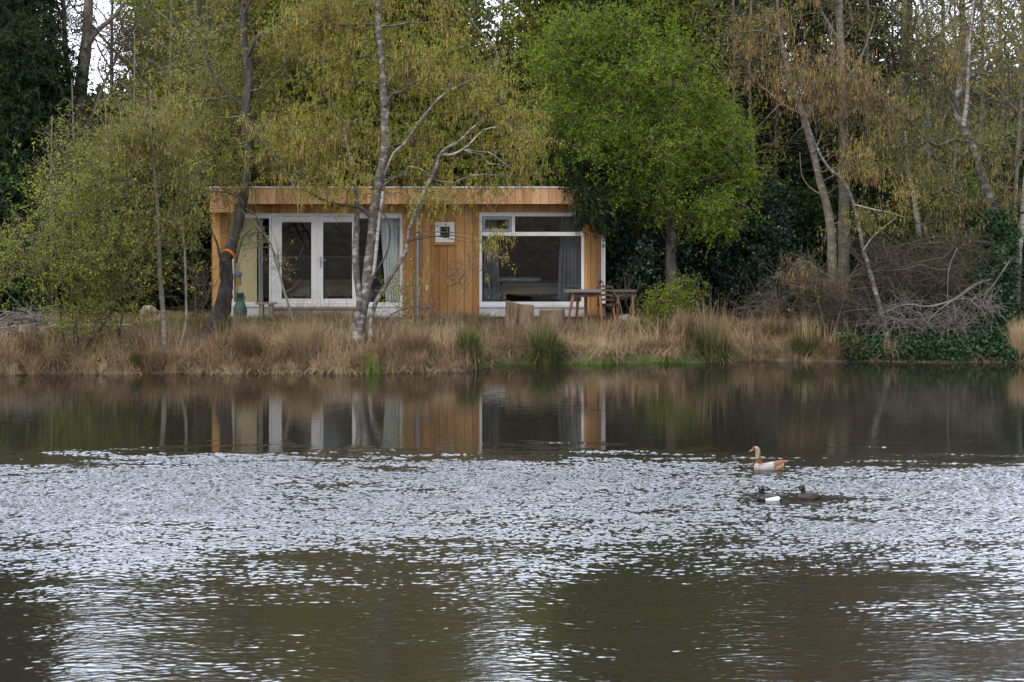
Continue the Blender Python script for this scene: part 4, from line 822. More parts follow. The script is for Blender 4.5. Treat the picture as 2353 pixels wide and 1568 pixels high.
def bird(name, label, cat, zx0, zy0, D, u, body, neck, heads, bill, colour, eye, group=None, voxel=0.006, extra=None):
    """all tables are in traced units: x along the body, y downwards, u metres per unit"""
    tx = lambda a: (a - zx0) * u; tz = lambda a: (zy0 - a) * u
    px = 1654.4 + zx0 * 0.11723; X0 = (px - CX) * D / F
    root = thing(name, (X0, D, 0.012), label, cat, group)
    g = G(); b = dense(body, 3)                       # x, top, bottom, half width
    ring_loft(g, [(tx(a), (tz(t_) + tz(bt)) / 2, 0, abs(bt - t_) * u / 2, hw * u) for a, t_, bt, hw in b], 'cream')
    n_ = dense(neck, 3); rr = []
    for i, (a, c, r_, w_) in enumerate(n_):
        j = min(i + 1, len(n_) - 1); k = max(i - 1, 0); rr.append((tx(a), tz(c), math.atan2(-(n_[j][1] - n_[k][1]), n_[j][0] - n_[k][0]), r_ * u, w_ * u))
    ring_loft(g, rr, 'cream')
    for (cx, cy, rx, ry, rw) in heads:
        t_ = np.linspace(-1, 1, 11); q = [(tx(cx) + rx * u * s__, tz(cy), 0, ry * u * math.sqrt(max(1 - s__ ** 2, 0.01)), rw * u * math.sqrt(max(1 - s__ ** 2, 0.01))) for s__ in t_]
        ring_loft(g, q, 'cream')
    if extra:
        for e_ in extra: ring_loft(g, [(tx(a), tz(c), 0, h_ * u, w_ * u) for a, c, h_, w_ in e_], 'cream')
    o = g.build('body', root, (0, 0, 0)); md = o.modifiers.new('remesh', 'REMESH'); md.mode = 'VOXEL'; md.voxel_size = voxel
    ms = o.modifiers.new('smooth', 'SMOOTH'); ms.iterations = 4; ms.factor = 0.5
    dg = bpy.context.evaluated_depsgraph_get(); me = bpy.data.meshes.new_from_object(o.evaluated_get(dg)); o.modifiers.clear(); o.data = me
    names = colour['_']; me.materials.clear()
    for nme in names: me.materials.append(M[nme])
    cc = np.empty(len(me.polygons) * 3); me.polygons.foreach_get('center', cc); cc = cc.reshape(-1, 3)
    zx = cc[:, 0] / u + zx0 + rng.normal(size=len(cc)) * 7; zy = zy0 - cc[:, 2] / u + rng.normal(size=len(cc)) * 5; lat = np.abs(cc[:, 1]) / u
    idx_ = colour['f'](zx, zy, lat); me.polygons.foreach_set('material_index', idx_.astype(np.int32)); me.polygons.foreach_set('use_smooth', np.ones(len(idx_), bool)); me.update()
    # bill as its own part, upper mandible with nostril ridge and lower mandible
    g = G(); bl = dense(bill[0], 3); rr = []
    for i, (a, c, r_, w_) in enumerate(bl):
        j = min(i + 1, len(bl) - 1); k = max(i - 1, 0); rr.append((tx(a), tz(c), math.atan2(-(bl[j][1] - bl[k][1]), bl[j][0] - bl[k][0]), r_ * u, w_ * u))
    ring_loft(g, rr, bill[1], 12); g.build('bill', root)
    for s__ in (-1, 1):
        g = G(); ex, ey, er, ew, em = eye
        th = np.linspace(0, np.pi, 7); lathe_v = []
        bm = bmesh.new(); bmesh.ops.create_icosphere(bm, subdivisions=2, radius=er * u); v = np.array([q.co[:] for q in bm.verts]); f = [[q.index for q in fc.verts] for fc in bm.faces]; bm.free()
        g.add(v * np.array([1, .6, 1]) + np.array([tx(ex), s__ * ew * u, tz(ey)]), f, em, .5, True); 
        g.add(v * np.array([.5, .35, .5]) + np.array([tx(ex), s__ * (ew + er * .38) * u, tz(ey)]), f, 'darkeye', .5, True); g.build('eye', root)
    return root
def goose_col(x, y, l):
    i = np.full(len(x), 1)                                     # 0 cream 1 breast 2 flank 3 rust 4 rump 5 backbrown 6 eyepatch 7 tailblack 8 undertail
    neck = (y < 615 + (x - 700) * 0.25) & (x < 835)
    i[neck] = 0; i[neck & (y > 510 + (790 - x) * 0.35)] = 3; i[neck & (x > 765) & (y > 430) & (y <= 560)] = 3
    i[(np.hypot(x - 657, (y - 338)) < 36)] = 6; i[(x < 700) & (y < 312)] = 6
    back = (x > 740) & (y < 690 - (x - 740) * 0.33 ) & (x < 1060) & ~neck; i[back] = 5
    fl = (x > 715) & (x < 1100) & ~back & (y >= 612) & ~neck; i[fl] = 2
    br = (x < 735 + (y - 640) * 0.0) & ~neck & (y > 590); i[br] = 1
    rp = (x > 1040) & (y < 700 - (x - 1060) * 0.5 + 10) & ~neck; i[rp] = 4
    i[(x > 1085) & ~rp & (y > 600)] = 8; i[(x > 1250) & (y > 600) & (y < 720) & ~rp] = 7; i[(x > 1315)] = 7; i[(x > 1085) & (x < 1120) & (np.abs(y - 690 + (x - 1085) * .5) < 8)] = 5
    return i
bird('goose', 'long-necked brown and cream goose swimming left on the pond', 'goose', 950, 740, 32.03, 0.000782,
     [(668, 690, 745, 8), (685, 650, 800, 70), (730, 622, 825, 108), (830, 634, 835, 132), (950, 610, 835, 142), (1080, 588, 815, 130), (1180, 573, 775, 95), (1260, 567, 715, 58), (1330, 569, 630, 32), (1398, 576, 594, 14)],
     [(775, 690, 84, 70), (757, 630, 64, 56), (751, 560, 55, 46), (746, 500, 52, 42), (744, 440, 50, 40), (738, 390, 48, 40), (722, 352, 48, 42), (690, 338, 42, 38)],
     [(697, 345, 66, 50, 42)], ([(655, 362, 24, 22), (632, 374, 18, 18), (608, 386, 12, 16), (584, 395, 8, 14), (562, 403, 4, 8)], 'pink'),
     {'_': ['cream', 'breast', 'flank', 'rust', 'rump', 'backbrown', 'eyepatch', 'tailblack', 'undertail'], 'f': goose_col}, (657, 336, 9, 37, 'rust'))
def drake_col(x, y, l):
    i = np.zeros(len(x), int)                                  # 0 blackplum 1 white 2 darkbrown
    i[(x > 880) & (x < 1165) & (y > 1283 - 18 * np.cos((x - 1080) / 80) + 12)] = 1; i[(x > 870) & (i == 0)] = 2; i[x > 1160] = 0
    return i
bird('duck', 'black duck with bright white flank swimming below the goose', 'duck', 960, 1345, 28.98, 0.000708,
     [(712, 1300, 1350, 10), (730, 1262, 1385, 70), (790, 1240, 1410, 110), (880, 1245, 1420, 135), (980, 1232, 1420, 142), (1080, 1250, 1410, 130), (1150, 1283, 1390, 88), (1195, 1310, 1360, 45), (1222, 1325, 1345, 18)],
     [(815, 1330, 90, 80), (818, 1270, 66, 58), (822, 1220, 56, 48), (822, 1175, 56, 48), (815, 1130, 50, 44)],
     [(812, 1135, 66, 62, 50), (845, 1090, 30, 20, 16)], ([(765, 1165, 30, 24), (735, 1182, 20, 24), (710, 1193, 13, 25), (685, 1200, 6, 18)], 'bluebill'),
     {'_': ['blackplum', 'white_f', 'darkbrown'], 'f': drake_col}, (793, 1122, 9, 46, 'yelloweye'), voxel=0.005)
def hen_col(x, y, l):
    i = np.zeros(len(x), int); i[(y > 1240) & (x > 1525) & (x < 1950)] = 1; i[(x > 1690) & (x < 1840) & (y > 1275) & (np.sin(x / 9.0) * np.sin(y / 7.0) > .3)] = 2
    return i
bird('duck', 'dark brown duck swimming right of the black and white duck', 'duck', 1750, 1318, 29.1, 0.000710,
     [(1522, 1280, 1330, 10), (1540, 1248, 1370, 62), (1610, 1218, 1390, 105), (1700, 1196, 1400, 128), (1790, 1186, 1395, 126), (1870, 1200, 1375, 98), (1935, 1228, 1340, 55), (1990, 1262, 1300, 16)],
     [(1630, 1290, 84, 76), (1634, 1225, 58, 50), (1630, 1175, 50, 44), (1620, 1130, 50, 44)],
     [(1602, 1110, 66, 60, 50), (1640, 1075, 28, 18, 14)], ([(1556, 1150, 26, 22), (1535, 1166, 16, 22), (1520, 1176, 9, 20)], 'bluebill'),
     {'_': ['darkbrown', 'midbrown', 'backbrown'], 'f': hen_col}, (1578, 1120, 8, 47, 'yelloweye'), voxel=0.005, extra=[[(1900, 1215, 20, 30), (1930, 1200, 14, 20), (1945, 1190, 5, 8)]])

# ---------------------------------------------------------------- trees traced from the photograph
CATK = dict(catk=5, catl=0.15, catw=0.015)
tree('crooked_alder', 'tall dark tree with crooked trunk between the left wall and glazing of the cabin', 'tree',
  [([(486, 778), (497, 745), (512, 700), (521, 650), (518, 600), (528, 575), (545, 520), (560, 450), (570, 390), (572, 330), (566, 250), (572, 180), (560, 90), (562, 0), (568, -60), (572, -130), (576, -200)], 51.5,
     [.28, .24, .205, .165, .155, .165, .14, .125, .12, .115, .11, .12, .09, .08, .06, .045, .02]),
   ([(512, 700), (495, 752), (478, 790)], [51.4, 51.2, 50.9], (.10, .05)),
   ([(570, 128), (582, 98), (603, 78), (640, 60), (664, 28), (690, 10)], 51.5, (.075, .02)), ([(575, 210), (600, 203), (636, 169), (660, 140)], 51.3, (.04, .015)),
   ([(566, 250), (535, 225), (510, 200), (480, 150), (470, 90)], 51.7, (.05, .015)), ([(562, 30), (590, -30), (640, -100)], 51.3, (.05, .02)), ([(562, 10), (520, -60), (470, -120)], 51.3, (.05, .02)),
   ([(518, 600), (507, 595), (499, 560), (490, 540), (484, 520)], 51.2, (.05, .012)), ([(541, 605), (548, 580), (560, 545), (574, 530), (595, 520)], 51.3, (.035, .01)),
   ([(560, 470), (545, 450), (500, 440), (470, 445)], 51.2, (.03, .01)), ([(565, 480), (590, 500), (620, 560), (640, 600)], 51.0, (.03, .008))],
  [(430, 220, 170, 190, 51.5, 1.8, 330), (590, 110, 130, 140, 51.4, 1.6, 260), (540, 400, 120, 70, 51.2, 1.2, 120), (570, -70, 200, 120, 51.5, 2.0, 230), (640, 330, 80, 110, 51.2, 1.0, 90)],
  'bark_dark', leaf='leaf_spring', leaves=8, ntw=7, twl=.55, catk=2.4, catm='catkin_rust', droop=.3, spread=.22, twr=.0055)
tree('birch_cluster', 'white stemmed birch cluster with hanging catkins in front of the cabin', 'tree',
  [([(817, 802), (826, 740), (838, 680), (846, 620), (856, 540), (862, 470), (874, 400), (884, 340), (884, 250), (880, 190), (876, 120), (868, 60), (872, -60), (880, -190), (885, -330)], 49.7, [.16, .145, .135, .125, .12, .12, .105, .1, .1, .08, .075, .07, .06, .045, .02], 'bark_birch_old'),
   ([(835, 800), (822, 740), (826, 690), (820, 640), (817, 580), (820, 500), (818, 440), (806, 370), (790, 300)], 49.6, [.07, .07, .075, .08, .08, .06, .05, .03, .015], 'bark_birch_old'),
   ([(850, 803), (853, 740), (862, 700), (878, 670), (905, 625), (930, 585), (938, 540), (950, 500), (975, 440), (1000, 390), (1015, 350), (1055, 325), (1085, 295), (1120, 268)], 49.5, [.055, .055, .055, .055, .052, .05, .048, .046, .045, .045, .042, .035, .025, .012], 'bark_birch_old'),
   ([(858, 640), (866, 560), (872, 500), (880, 440)], 49.4, (.045, .04), 'bark_birch'),
   ([(884, 400), (905, 352), (930, 330), (960, 285), (985, 255), (1010, 225), (1050, 200), (1090, 180), (1150, 140)], 49.3, [.03, .034, .036, .035, .032, .028, .022, .015, .008], 'bark_birch_old'),
   ([(1012, 355), (1040, 355), (1075, 335), (1110, 300), (1155, 290)], 49.5, (.035, .01), 'bark_birch'), ([(938, 382), (965, 388), (985, 402), (1004, 416)], 49.2, (.016, .009), 'bark_birch_old'),
   ([(884, 245), (903, 216), (925, 212), (937, 200), (935, 180)], 49.6, (.05, .02), 'bark_dark'), ([(872, 62), (852, 55), (800, 58), (745, 55), (722, 80)], 49.7, (.045, .02), 'bark_dark'),
   ([(878, 30), (865, 18), (845, 12), (815, 12)], 49.6, (.03, .01), 'bark_dark'), ([(884, 132), (850, 130), (800, 135), (760, 137), (700, 150)], 49.9, (.04, .012), 'bark_dark'),
   ([(850, 500), (830, 478), (780, 470), (741, 459), (705, 440), (676, 431)], 49.4, [.05, .045, .036, .034, .028, .01], 'bark_dark'),
   ([(846, 690), (856, 640), (885, 590), (895, 555), (892, 510), (865, 470)], 49.3, (.035, .02), 'bark_dark'), ([(872, 780), (880, 745), (905, 720), (950, 706), (990, 715), (1030, 740)], 49.2, (.022, .006), 'bark_dark'),
   ([(876, 430), (905, 410), (930, 400), (920, 392)], 49.4, (.03, .01), 'bark_dark')],
  [(850, 200, 190, 170, 49.7, 1.6, 330), (1050, 210, 180, 150, 49.4, 1.5, 250), (860, 375, 215, 80, 49.5, 1.4, 190), (1185, 300, 60, 100, 49.3, .8, 90), (700, 320, 120, 100, 49.5, 1.3, 130), (900, 0, 240, 110, 49.7, 1.8, 260), (890, -190, 210, 170, 49.7, 2.0, 330),
   (1140, 570, 22, 45, 49.0, .3, 9), (960, 470, 110, 35, 49.3, .6, 30), (790, 450, 90, 35, 49.3, .7, 34), (1110, 400, 60, 50, 49.3, .6, 26), (940, 640, 50, 70, 49.2, .4, 16)],
  'bark_birch', leaf='leaf_birch', leaves=8, ntw=7, twl=.5, catk=3.4, catl=.16, catw=.015, droop=.38, up=.05, spread=.2, twr=.0055, tbark='bark_birch_old')
tree('leaning_sapling', 'thin grey sapling leaning left across the french doors', 'sapling',
  [([(692, 800), (678, 755), (662, 698), (650, 660), (645, 637), (632, 595), (620, 557), (590, 520), (553, 482)], 50.0, [.035, .035, .035, .033, .032, .028, .024, .016, .008], 'bark_grey'),
   ([(645, 637), (640, 600), (634, 560), (622, 520)], 50.0, (.015, .006)), ([(655, 672), (675, 660), (690, 640)], 49.9, (.01, .004))],
  [(600, 540, 70, 40, 50, .4, 16), (655, 640, 40, 50, 50, .4, 12)], 'bark_grey', leaf='leaf_birch', leaves=1.5, ntw=5, twl=.4)
tree('slender_sapling', 'straight slender sapling with pale upright stem left of the cabin', 'sapling',
  [([(381, 856), (379, 800), (375, 720), (368, 640), (365, 560), (362, 480), (355, 400), (350, 300), (345, 200)], 48.3, [.075, .065, .06, .055, .05, .045, .035, .022, .01], 'bark_tan')],
  [(345, 330, 105, 120, 48.3, 1.0, 150), (365, 500, 75, 70, 48.3, .7, 40)], 'bark_tan', leaf='leaf_olive', leaves=7, ntw=6, twl=.42, catk=2.5, catm='catkin', droop=.4)
tree('slender_sapling', 'thinner dark sapling bending at its foot, right of the straight pale one', 'sapling',
  [([(404, 852), (412, 810), (422, 770), (428, 730), (427, 660), (425, 590), (420, 520), (415, 450), (418, 380)], 48.4, [.05, .045, .04, .035, .03, .028, .024, .018, .008], 'bark_grey')],
  [(425, 430, 55, 90, 48.4, .6, 45)], 'bark_grey', leaf='leaf_spring', leaves=5, ntw=5, twl=.4, catk=.8)
tree('young_shrub', 'lime green many-stemmed shrub leafing out at the left bank', 'shrub',
  [([(172, 850), (168, 800), (175, 740), (192, 690), (205, 600), (215, 520), (232, 420)], 48.4, (.04, .012), 'bark_dark'), ([(170, 850), (150, 800), (138, 720), (120, 640), (100, 540), (90, 470)], 48.5, (.032, .01)),
   ([(176, 850), (200, 790), (240, 740), (262, 650), (272, 560), (285, 450), (300, 360)], 48.4, (.035, .01)), ([(178, 850), (180, 780), (160, 690), (165, 600), (160, 500), (150, 420)], 48.6, (.03, .01)), ([(285, 835), (275, 770), (290, 680), (300, 600), (310, 520)], 48.6, (.03, .01))],
  [(190, 460, 170, 130, 48.5, 1.5, 190), (300, 600, 120, 140, 48.5, 1.2, 170), (110, 560, 120, 130, 48.6, 1.2, 110), (230, 720, 110, 70, 48.4, .8, 80), (200, 640, 150, 110, 48.4, 1.1, 130), (250, 380, 110, 80, 48.6, 1.1, 70), (40, 640, 60, 80, 48.7, .8, 30)],
  'bark_dark', leaf='leaf_spring', leaves=7.5, ntw=7, twl=.5, up=.5, droop=.1, spread=.24, twr=.0055)
tree('green_tree', 'bright green round crowned tree growing right of the cabin', 'tree',
  [([(1549, 748), (1546, 680), (1541, 600), (1543, 520), (1532, 465), (1545, 400), (1537, 330), (1520, 250), (1500, 150), (1495, 90)], 54.2, [.18, .16, .15, .14, .13, .11, .09, .065, .04, .015], 'bark_dark'),
   ([(1535, 440), (1520, 400), (1490, 374), (1440, 378), (1400, 375), (1345, 345), (1290, 322), (1262, 300)], [54.1, 54, 53.8, 53.7, 53.6, 53.5, 53.4, 53.4], (.085, .015)), ([(1545, 400), (1580, 350), (1620, 320), (1660, 300)], 54, (.06, .015)),
   ([(1538, 450), (1590, 420), (1650, 405), (1685, 385), (1712, 380)], 53.8, (.055, .015)), ([(1537, 330), (1500, 290), (1465, 240), (1420, 170)], 54, (.055, .015)), ([(1530, 300), (1565, 230), (1590, 140)], 54, (.05, .015)),
   ([(1530, 380), (1480, 340), (1440, 300), (1380, 260), (1330, 200)], 53.9, (.05, .012)), ([(1543, 500), (1500, 470), (1460, 450), (1420, 450)], 53.8, (.035, .01)), ([(1543, 500), (1600, 480), (1660, 460)], 53.9, (.035, .01))],
  [(1430, 240, 175, 140, 54, 2.0, 420), (1540, 140, 95, 75, 54.1, 1.2, 150), (1500, 320, 190, 100, 53.9, 1.8, 300), (1640, 300, 85, 110, 54, 1.2, 150), (1590, 445, 150, 80, 53.9, 1.4, 190), (1450, 440, 60, 45, 53.7, .8, 45), (1350, 130, 95, 90, 54.1, 1.4, 150), (1300, 260, 60, 90, 53.8, 1.0, 90), (1260, 150, 80, 120, 54.2, 1.2, 90), (1430, 60, 130, 70, 54.4, 1.2, 90), (1700, 350, 50, 50, 53.8, .7, 40)],
  'bark_dark', leaf='leaf_green', leaves=13, ntw=7, twl=.5, ll=.052, lw=.038, up=.2, spread=.2)
tree('lime_shrub', 'small lime green shrub sprouting round the foot of the green tree', 'shrub',
  [([(1528, 762), (1525, 720), (1515, 680), (1510, 640)], 52.6, (.02, .008)), ([(1532, 762), (1545, 720), (1550, 670), (1560, 620)], 52.6, (.02, .008)), ([(1526, 762), (1505, 730), (1490, 690)], 52.6, (.018, .006))],
  [(1528, 690, 45, 60, 52.6, .5, 60), (1500, 730, 30, 30, 52.6, .3, 22), (1570, 640, 35, 60, 52.9, .4, 26)], 'bark_dark', leaf='leaf_green', leaves=7, ntw=5, twl=.28, up=.5, droop=0)
tree('hanging_spruce', 'dark conifer whose drooping branch hangs over the right corner of the cabin roof', 'conifer',
  [([(1432, 735), (1432, 600), (1430, 450), (1428, 300), (1425, 150), (1420, 0), (1418, -200), (1416, -420)], 56.2, [.2, .19, .17, .15, .13, .11, .08, .02], 'bark_dark'),
   ([(1430, 400), (1400, 385), (1370, 410), (1340, 440), (1315, 480)], [56.2, 55.0, 54.0, 53.7, 53.4], (.06, .015)), ([(1428, 330), (1380, 320), (1330, 340), (1290, 370)], [56.2, 55.2, 54.4, 53.9], (.05, .012)), ([(1425, 180), (1370, 190), (1310, 240)], 55, (.05, .012)),
   ([(1425, 180), (1480, 190), (1520, 220)], 55.4, (.05, .012))],
  [(1350, 470, 34, 60, 53.6, .4, 46), (1375, 420, 40, 70, 54.0, .4, 50), (1310, 380, 30, 40, 53.9, .4, 14), (1400, 330, 60, 70, 54.9, .8, 60), (1400, 60, 100, 120, 55.3, 1.2, 150), (1415, -150, 110, 140, 55.3, 1.3, 170), (1417, -330, 60, 100, 55.3, .8, 70)],
  'bark_dark', leaf='needles', leaves=24, ntw=6, twl=.5, ll=.10, lw=.022, up=-.2, droop=.8, spread=.12)
# dark conifer, top left
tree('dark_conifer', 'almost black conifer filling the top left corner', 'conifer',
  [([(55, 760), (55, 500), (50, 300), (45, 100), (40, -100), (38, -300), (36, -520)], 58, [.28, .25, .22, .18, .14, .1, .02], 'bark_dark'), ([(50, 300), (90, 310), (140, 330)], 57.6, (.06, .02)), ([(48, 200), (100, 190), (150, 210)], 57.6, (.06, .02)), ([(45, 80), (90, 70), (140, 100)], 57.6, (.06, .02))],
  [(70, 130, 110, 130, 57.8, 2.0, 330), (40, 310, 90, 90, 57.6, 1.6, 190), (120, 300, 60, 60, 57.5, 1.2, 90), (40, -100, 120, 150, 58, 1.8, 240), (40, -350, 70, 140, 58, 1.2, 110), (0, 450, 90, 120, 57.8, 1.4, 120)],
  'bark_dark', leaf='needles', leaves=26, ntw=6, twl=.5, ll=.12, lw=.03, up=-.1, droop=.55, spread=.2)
RUST = dict(leaf='leaf_olive', catk=2.3, catl=.17, catw=.017, catm='catkin_rust')
tree('leaning_birch', 'leaning tan birch with rust coloured catkins, left of the straight grey trunk', 'birch',
  [([(1926, 765), (1920, 690), (1913, 620), (1911, 560), (1904, 490), (1885, 420), (1868, 350), (1848, 280), (1826, 210), (1806, 140), (1790, 50), (1780, -80)], 52.6, [.15, .14, .125, .115, .105, .095, .085, .075, .06, .045, .03, .012], 'bark_tan'),
   ([(1840, 262), (1800, 240), (1740, 190)], 52.5, (.03, .01)), ([(1848, 280), (1890, 200), (1920, 120), (1960, 60)], 52.4, (.035, .01)), ([(1890, 300), (1880, 330), (1868, 352)], 52.5, (.02, .03)), ([(1890, 450), (1860, 430), (1842, 400), (1838, 350)], 52.3, (.022, .01)),
   ([(1913, 640), (1880, 620), (1850, 600), (1820, 610)], 52.3, (.025, .008))],
  [(1835, 140, 120, 90, 52.5, 1.2, 120), (1930, 190, 110, 110, 52.4, 1.2, 130), (1750, 80, 80, 60, 52.6, .8, 50), (1860, 640, 80, 55, 52.2, .8, 55), (1960, 330, 90, 80, 52.4, .8, 60), (1800, -80, 120, 90, 52.6, 1.2, 60)],
  'bark_tan', leaves=2.2, ntw=6, twl=.42, droop=.45, **{**RUST, 'leaf': 'leaf_olive'})
tree('leaning_birch', 'thin white-streaked birch crossing behind the leaning tan one, its foot at the water', 'birch',
  [([(2052, 832), (2036, 760), (2020, 700), (2006, 650), (1995, 610), (1984, 575), (1976, 530), (1962, 470), (1938, 415), (1905, 388), (1880, 345), (1862, 300), (1848, 250)], 51.6, [.075, .07, .065, .06, .055, .05, .045, .042, .04, .036, .03, .022, .01], 'bark_birch_old'),
   ([(1962, 470), (2000, 480), (2040, 488), (2080, 500)], 51.5, (.025, .008)), ([(1984, 575), (2010, 540), (2060, 500)], 51.5, (.02, .006))],
  [(1990, 500, 120, 60, 51.5, .9, 55), (1960, 380, 100, 60, 51.6, .8, 45), (2060, 420, 60, 50, 51.6, .7, 22)], 'bark_birch', leaf='leaf_birch', leaves=3, ntw=5, twl=.4, catk=2.5, catm='catkin', droop=.45)
tree('straight_trunk_tree', 'straight grey-brown trunk standing right behind the leaning tan birch', 'tree',
  [([(1936, 770), (1938, 620), (1939, 450), (1938, 330), (1935, 200), (1930, 60), (1928, -100), (1926, -260)], 54.5, [.17, .15, .14, .13, .11, .09, .06, .02], 'bark_tan'), ([(1935, 200), (1980, 130), (2010, 40)], 54.5, (.05, .015)), ([(1932, 100), (1890, 30), (1860, -40)], 54.5, (.05, .015))],
  [(1930, 20, 130, 120, 54.5, 1.4, 60), (1960, 260, 100, 100, 54.5, 1.2, 60), (1925, -150, 90, 80, 54.5, 1.2, 40)], 'bark_tan', leaf='leaf_olive', leaves=2.5, ntw=6, twl=.55, catk=1.2, catm='catkin_rust', twr=.006)
tree('ivy_clad_birch', 'large white limbed birch with ivy covered base at the far right', 'birch',
  [([(2300, 830), (2294, 700), (2291, 600), (2286, 500), (2264, 430), (2236, 345), (2211, 290), (2196, 245), (2214, 165), (2228, 80), (2240, 0), (2250, -120), (2258, -260)], 52.8, [.17, .16, .15, .14, .12, .105, .1, .09, .075, .06, .05, .035, .012], 'bark_birch_old'),
   ([(2214, 290), (2222, 230), (2225, 160), (2232, 60), (2244, -60)], 52.6, (.06, .02), 'bark_birch'), ([(2240, 350), (2200, 320), (2150, 335), (2100, 290), (2060, 250), (2000, 215), (1970, 190)], 52.5, [.05, .05, .045, .04, .03, .02, .01], 'bark_dark'),
   ([(2276, 470), (2310, 430), (2335, 380), (2353, 300), (2380, 200)], 52.6, (.05, .015), 'bark_dark'), ([(2287, 560), (2240, 556), (2180, 557), (2110, 562), (2060, 558), (2010, 520)], 52.3, [.04, .04, .035, .03, .02, .01], 'bark_dark'),
   ([(2204, 262), (2178, 195), (2150, 120), (2120, 20), (2110, -80)], 52.7, (.045, .012), 'bark_dark'), ([(2286, 520), (2230, 470), (2190, 400), (2160, 380)], 52.4, (.045, .015), 'bark_dark'), ([(2255, 410), (2300, 330), (2320, 220), (2310, 100)], 52.9, (.045, .012), 'bark_dark')],
  [(2200, 130, 140, 130, 52.7, 1.5, 80), (2250, 330, 100, 90, 52.6, 1.2, 60), (2140, 440, 120, 80, 52.4, 1.1, 90), (2330, 120, 70, 140, 52.8, 1.2, 70), (2090, 280, 110, 100, 52.5, 1.2, 90), (2320, 450, 60, 100, 52.5, 1.0, 50), (2240, -80, 130, 80, 52.7, 1.5, 40), (2030, 180, 60, 90, 52.5, .9, 35)],
  'bark_birch', leaf='leaf_olive', leaves=3.0, ntw=6, twl=.5, catk=1.6, catm='catkin', droop=.35, twr=.005)
tree('bent_birch', 'short pale birch stem leaning left of the ivy covered birch', 'birch',
  [([(2130, 770), (2135, 680), (2125, 590), (2112, 540), (2104, 480), (2095, 430), (2085, 380), (2080, 300)], 55.0, [.09, .085, .09, .08, .07, .06, .05, .02], 'bark_birch')],
  [(2090, 360, 80, 80, 55, 1.0, 50)], 'bark_birch', leaf='leaf_mid', leaves=6, ntw=5, twl=.4)
tree('edge_birch', 'thin pale birch stem cut off by the right edge of the view', 'birch',
  [([(2330, 800), (2336, 700), (2340, 600), (2348, 520), (2356, 430), (2366, 330), (2374, 200), (2380, 60)], 53.6, [.1, .09, .085, .08, .07, .06, .04, .015], 'bark_birch')],
  [(2370, 200, 80, 140, 53.6, 1.0, 50)], 'bark_birch', leaf='leaf_olive', leaves=4, ntw=5, twl=.45, catk=1)
tree('tall_bare_tree', 'thick tall leafless trunk forking against the sky at the upper left', 'tree',
  [([(175, 745), (172, 560), (170, 400), (178, 280), (190, 170), (200, 80), (204, -30), (206, -160)], 58.5, [.24, .22, .2, .19, .17, .15, .12, .04], 'bark_grey'), ([(196, 110), (225, 70), (262, 38), (290, 0), (320, -60)], 58.3, (.09, .03), 'bark_grey'),
   ([(180, 300), (162, 200), (150, 100), (146, 0), (140, -100)], 58.6, (.11, .04), 'bark_grey'), ([(176, 330), (215, 260), (240, 190), (275, 120), (300, 60)], 58.2, (.06, .02), 'bark_grey'), ([(240, 190), (225, 150), (245, 100)], 58.2, (.03, .01), 'bark_grey')],
  [(250, 90, 90, 100, 58.3, 1.0, 70), (150, 0, 60, 100, 58.6, 1.0, 40), (200, 300, 60, 80, 58.3, .8, 26)], 'bark_grey', leaf='leaf_olive', leaves=.3, ntw=6, twl=.7, up=.4, droop=0, twr=.008)
# ivy up the trunk
x, y, z = gzp(2292, 52.8); g = G(); n = 9000; hgt = rng.random(n); pxs = 2292 + rng.normal(size=n) * (26 - 10 * hgt) + 6 * np.sin(hgt * 9); pys = 815 - 330 * hgt
c = np.stack([(pxs - CX) * 52.5 / F, 52.55 + rng.normal(size=n) * .22, H - (pys - YH) * 52.5 / F], 1); a = unit(rand_dir(n) + np.array([0, -.2, -.8])); b = unit(np.cross(a, rand_dir(n) + np.array([0, 1.5, 0])))
rect_leaves(g, c, a * .055, b * .045, 'leaf_ivy', rng.random(n)); tag(g.build('climbing_ivy', None, (x, y, z)), 'dark green ivy climbing the trunk base of the far right birch', 'ivy')

# evergreen bushes right of the cabin
def bush(name, label, stems, blobs, leaf, grp=None, **kw):
    return tree(name, label, 'bush', [(s, D, (.05, .015)) for s, D in stems], blobs, 'bark_dark', grp, leaf=leaf, **kw)
HK = dict(leaves=15, ntw=6, twl=.3, ll=.075, lw=.05, up=.1, droop=.1, spread=.14)
HG = 'dark holly bushes right of the cabin'
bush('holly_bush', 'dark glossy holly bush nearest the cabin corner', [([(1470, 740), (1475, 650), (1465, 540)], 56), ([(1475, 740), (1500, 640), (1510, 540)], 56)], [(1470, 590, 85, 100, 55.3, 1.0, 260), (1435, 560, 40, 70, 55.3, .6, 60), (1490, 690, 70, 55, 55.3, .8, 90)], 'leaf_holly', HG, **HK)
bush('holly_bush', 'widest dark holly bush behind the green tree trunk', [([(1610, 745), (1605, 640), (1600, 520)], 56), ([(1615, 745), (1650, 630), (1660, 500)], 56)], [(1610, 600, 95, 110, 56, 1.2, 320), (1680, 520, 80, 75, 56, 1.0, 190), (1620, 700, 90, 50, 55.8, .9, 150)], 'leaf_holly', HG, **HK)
bush('holly_bush', 'dark holly bush left of the leaning tan birch', [([(1760, 750), (1755, 640), (1745, 520)], 55.6), ([(1765, 750), (1800, 660), (1810, 570)], 55.6)], [(1750, 620, 90, 100, 55.6, 1.2, 300), (1770, 500, 60, 60, 55.6, .9, 100), (1740, 705, 90, 45, 55.4, .8, 120)], 'leaf_holly', HG, **HK)
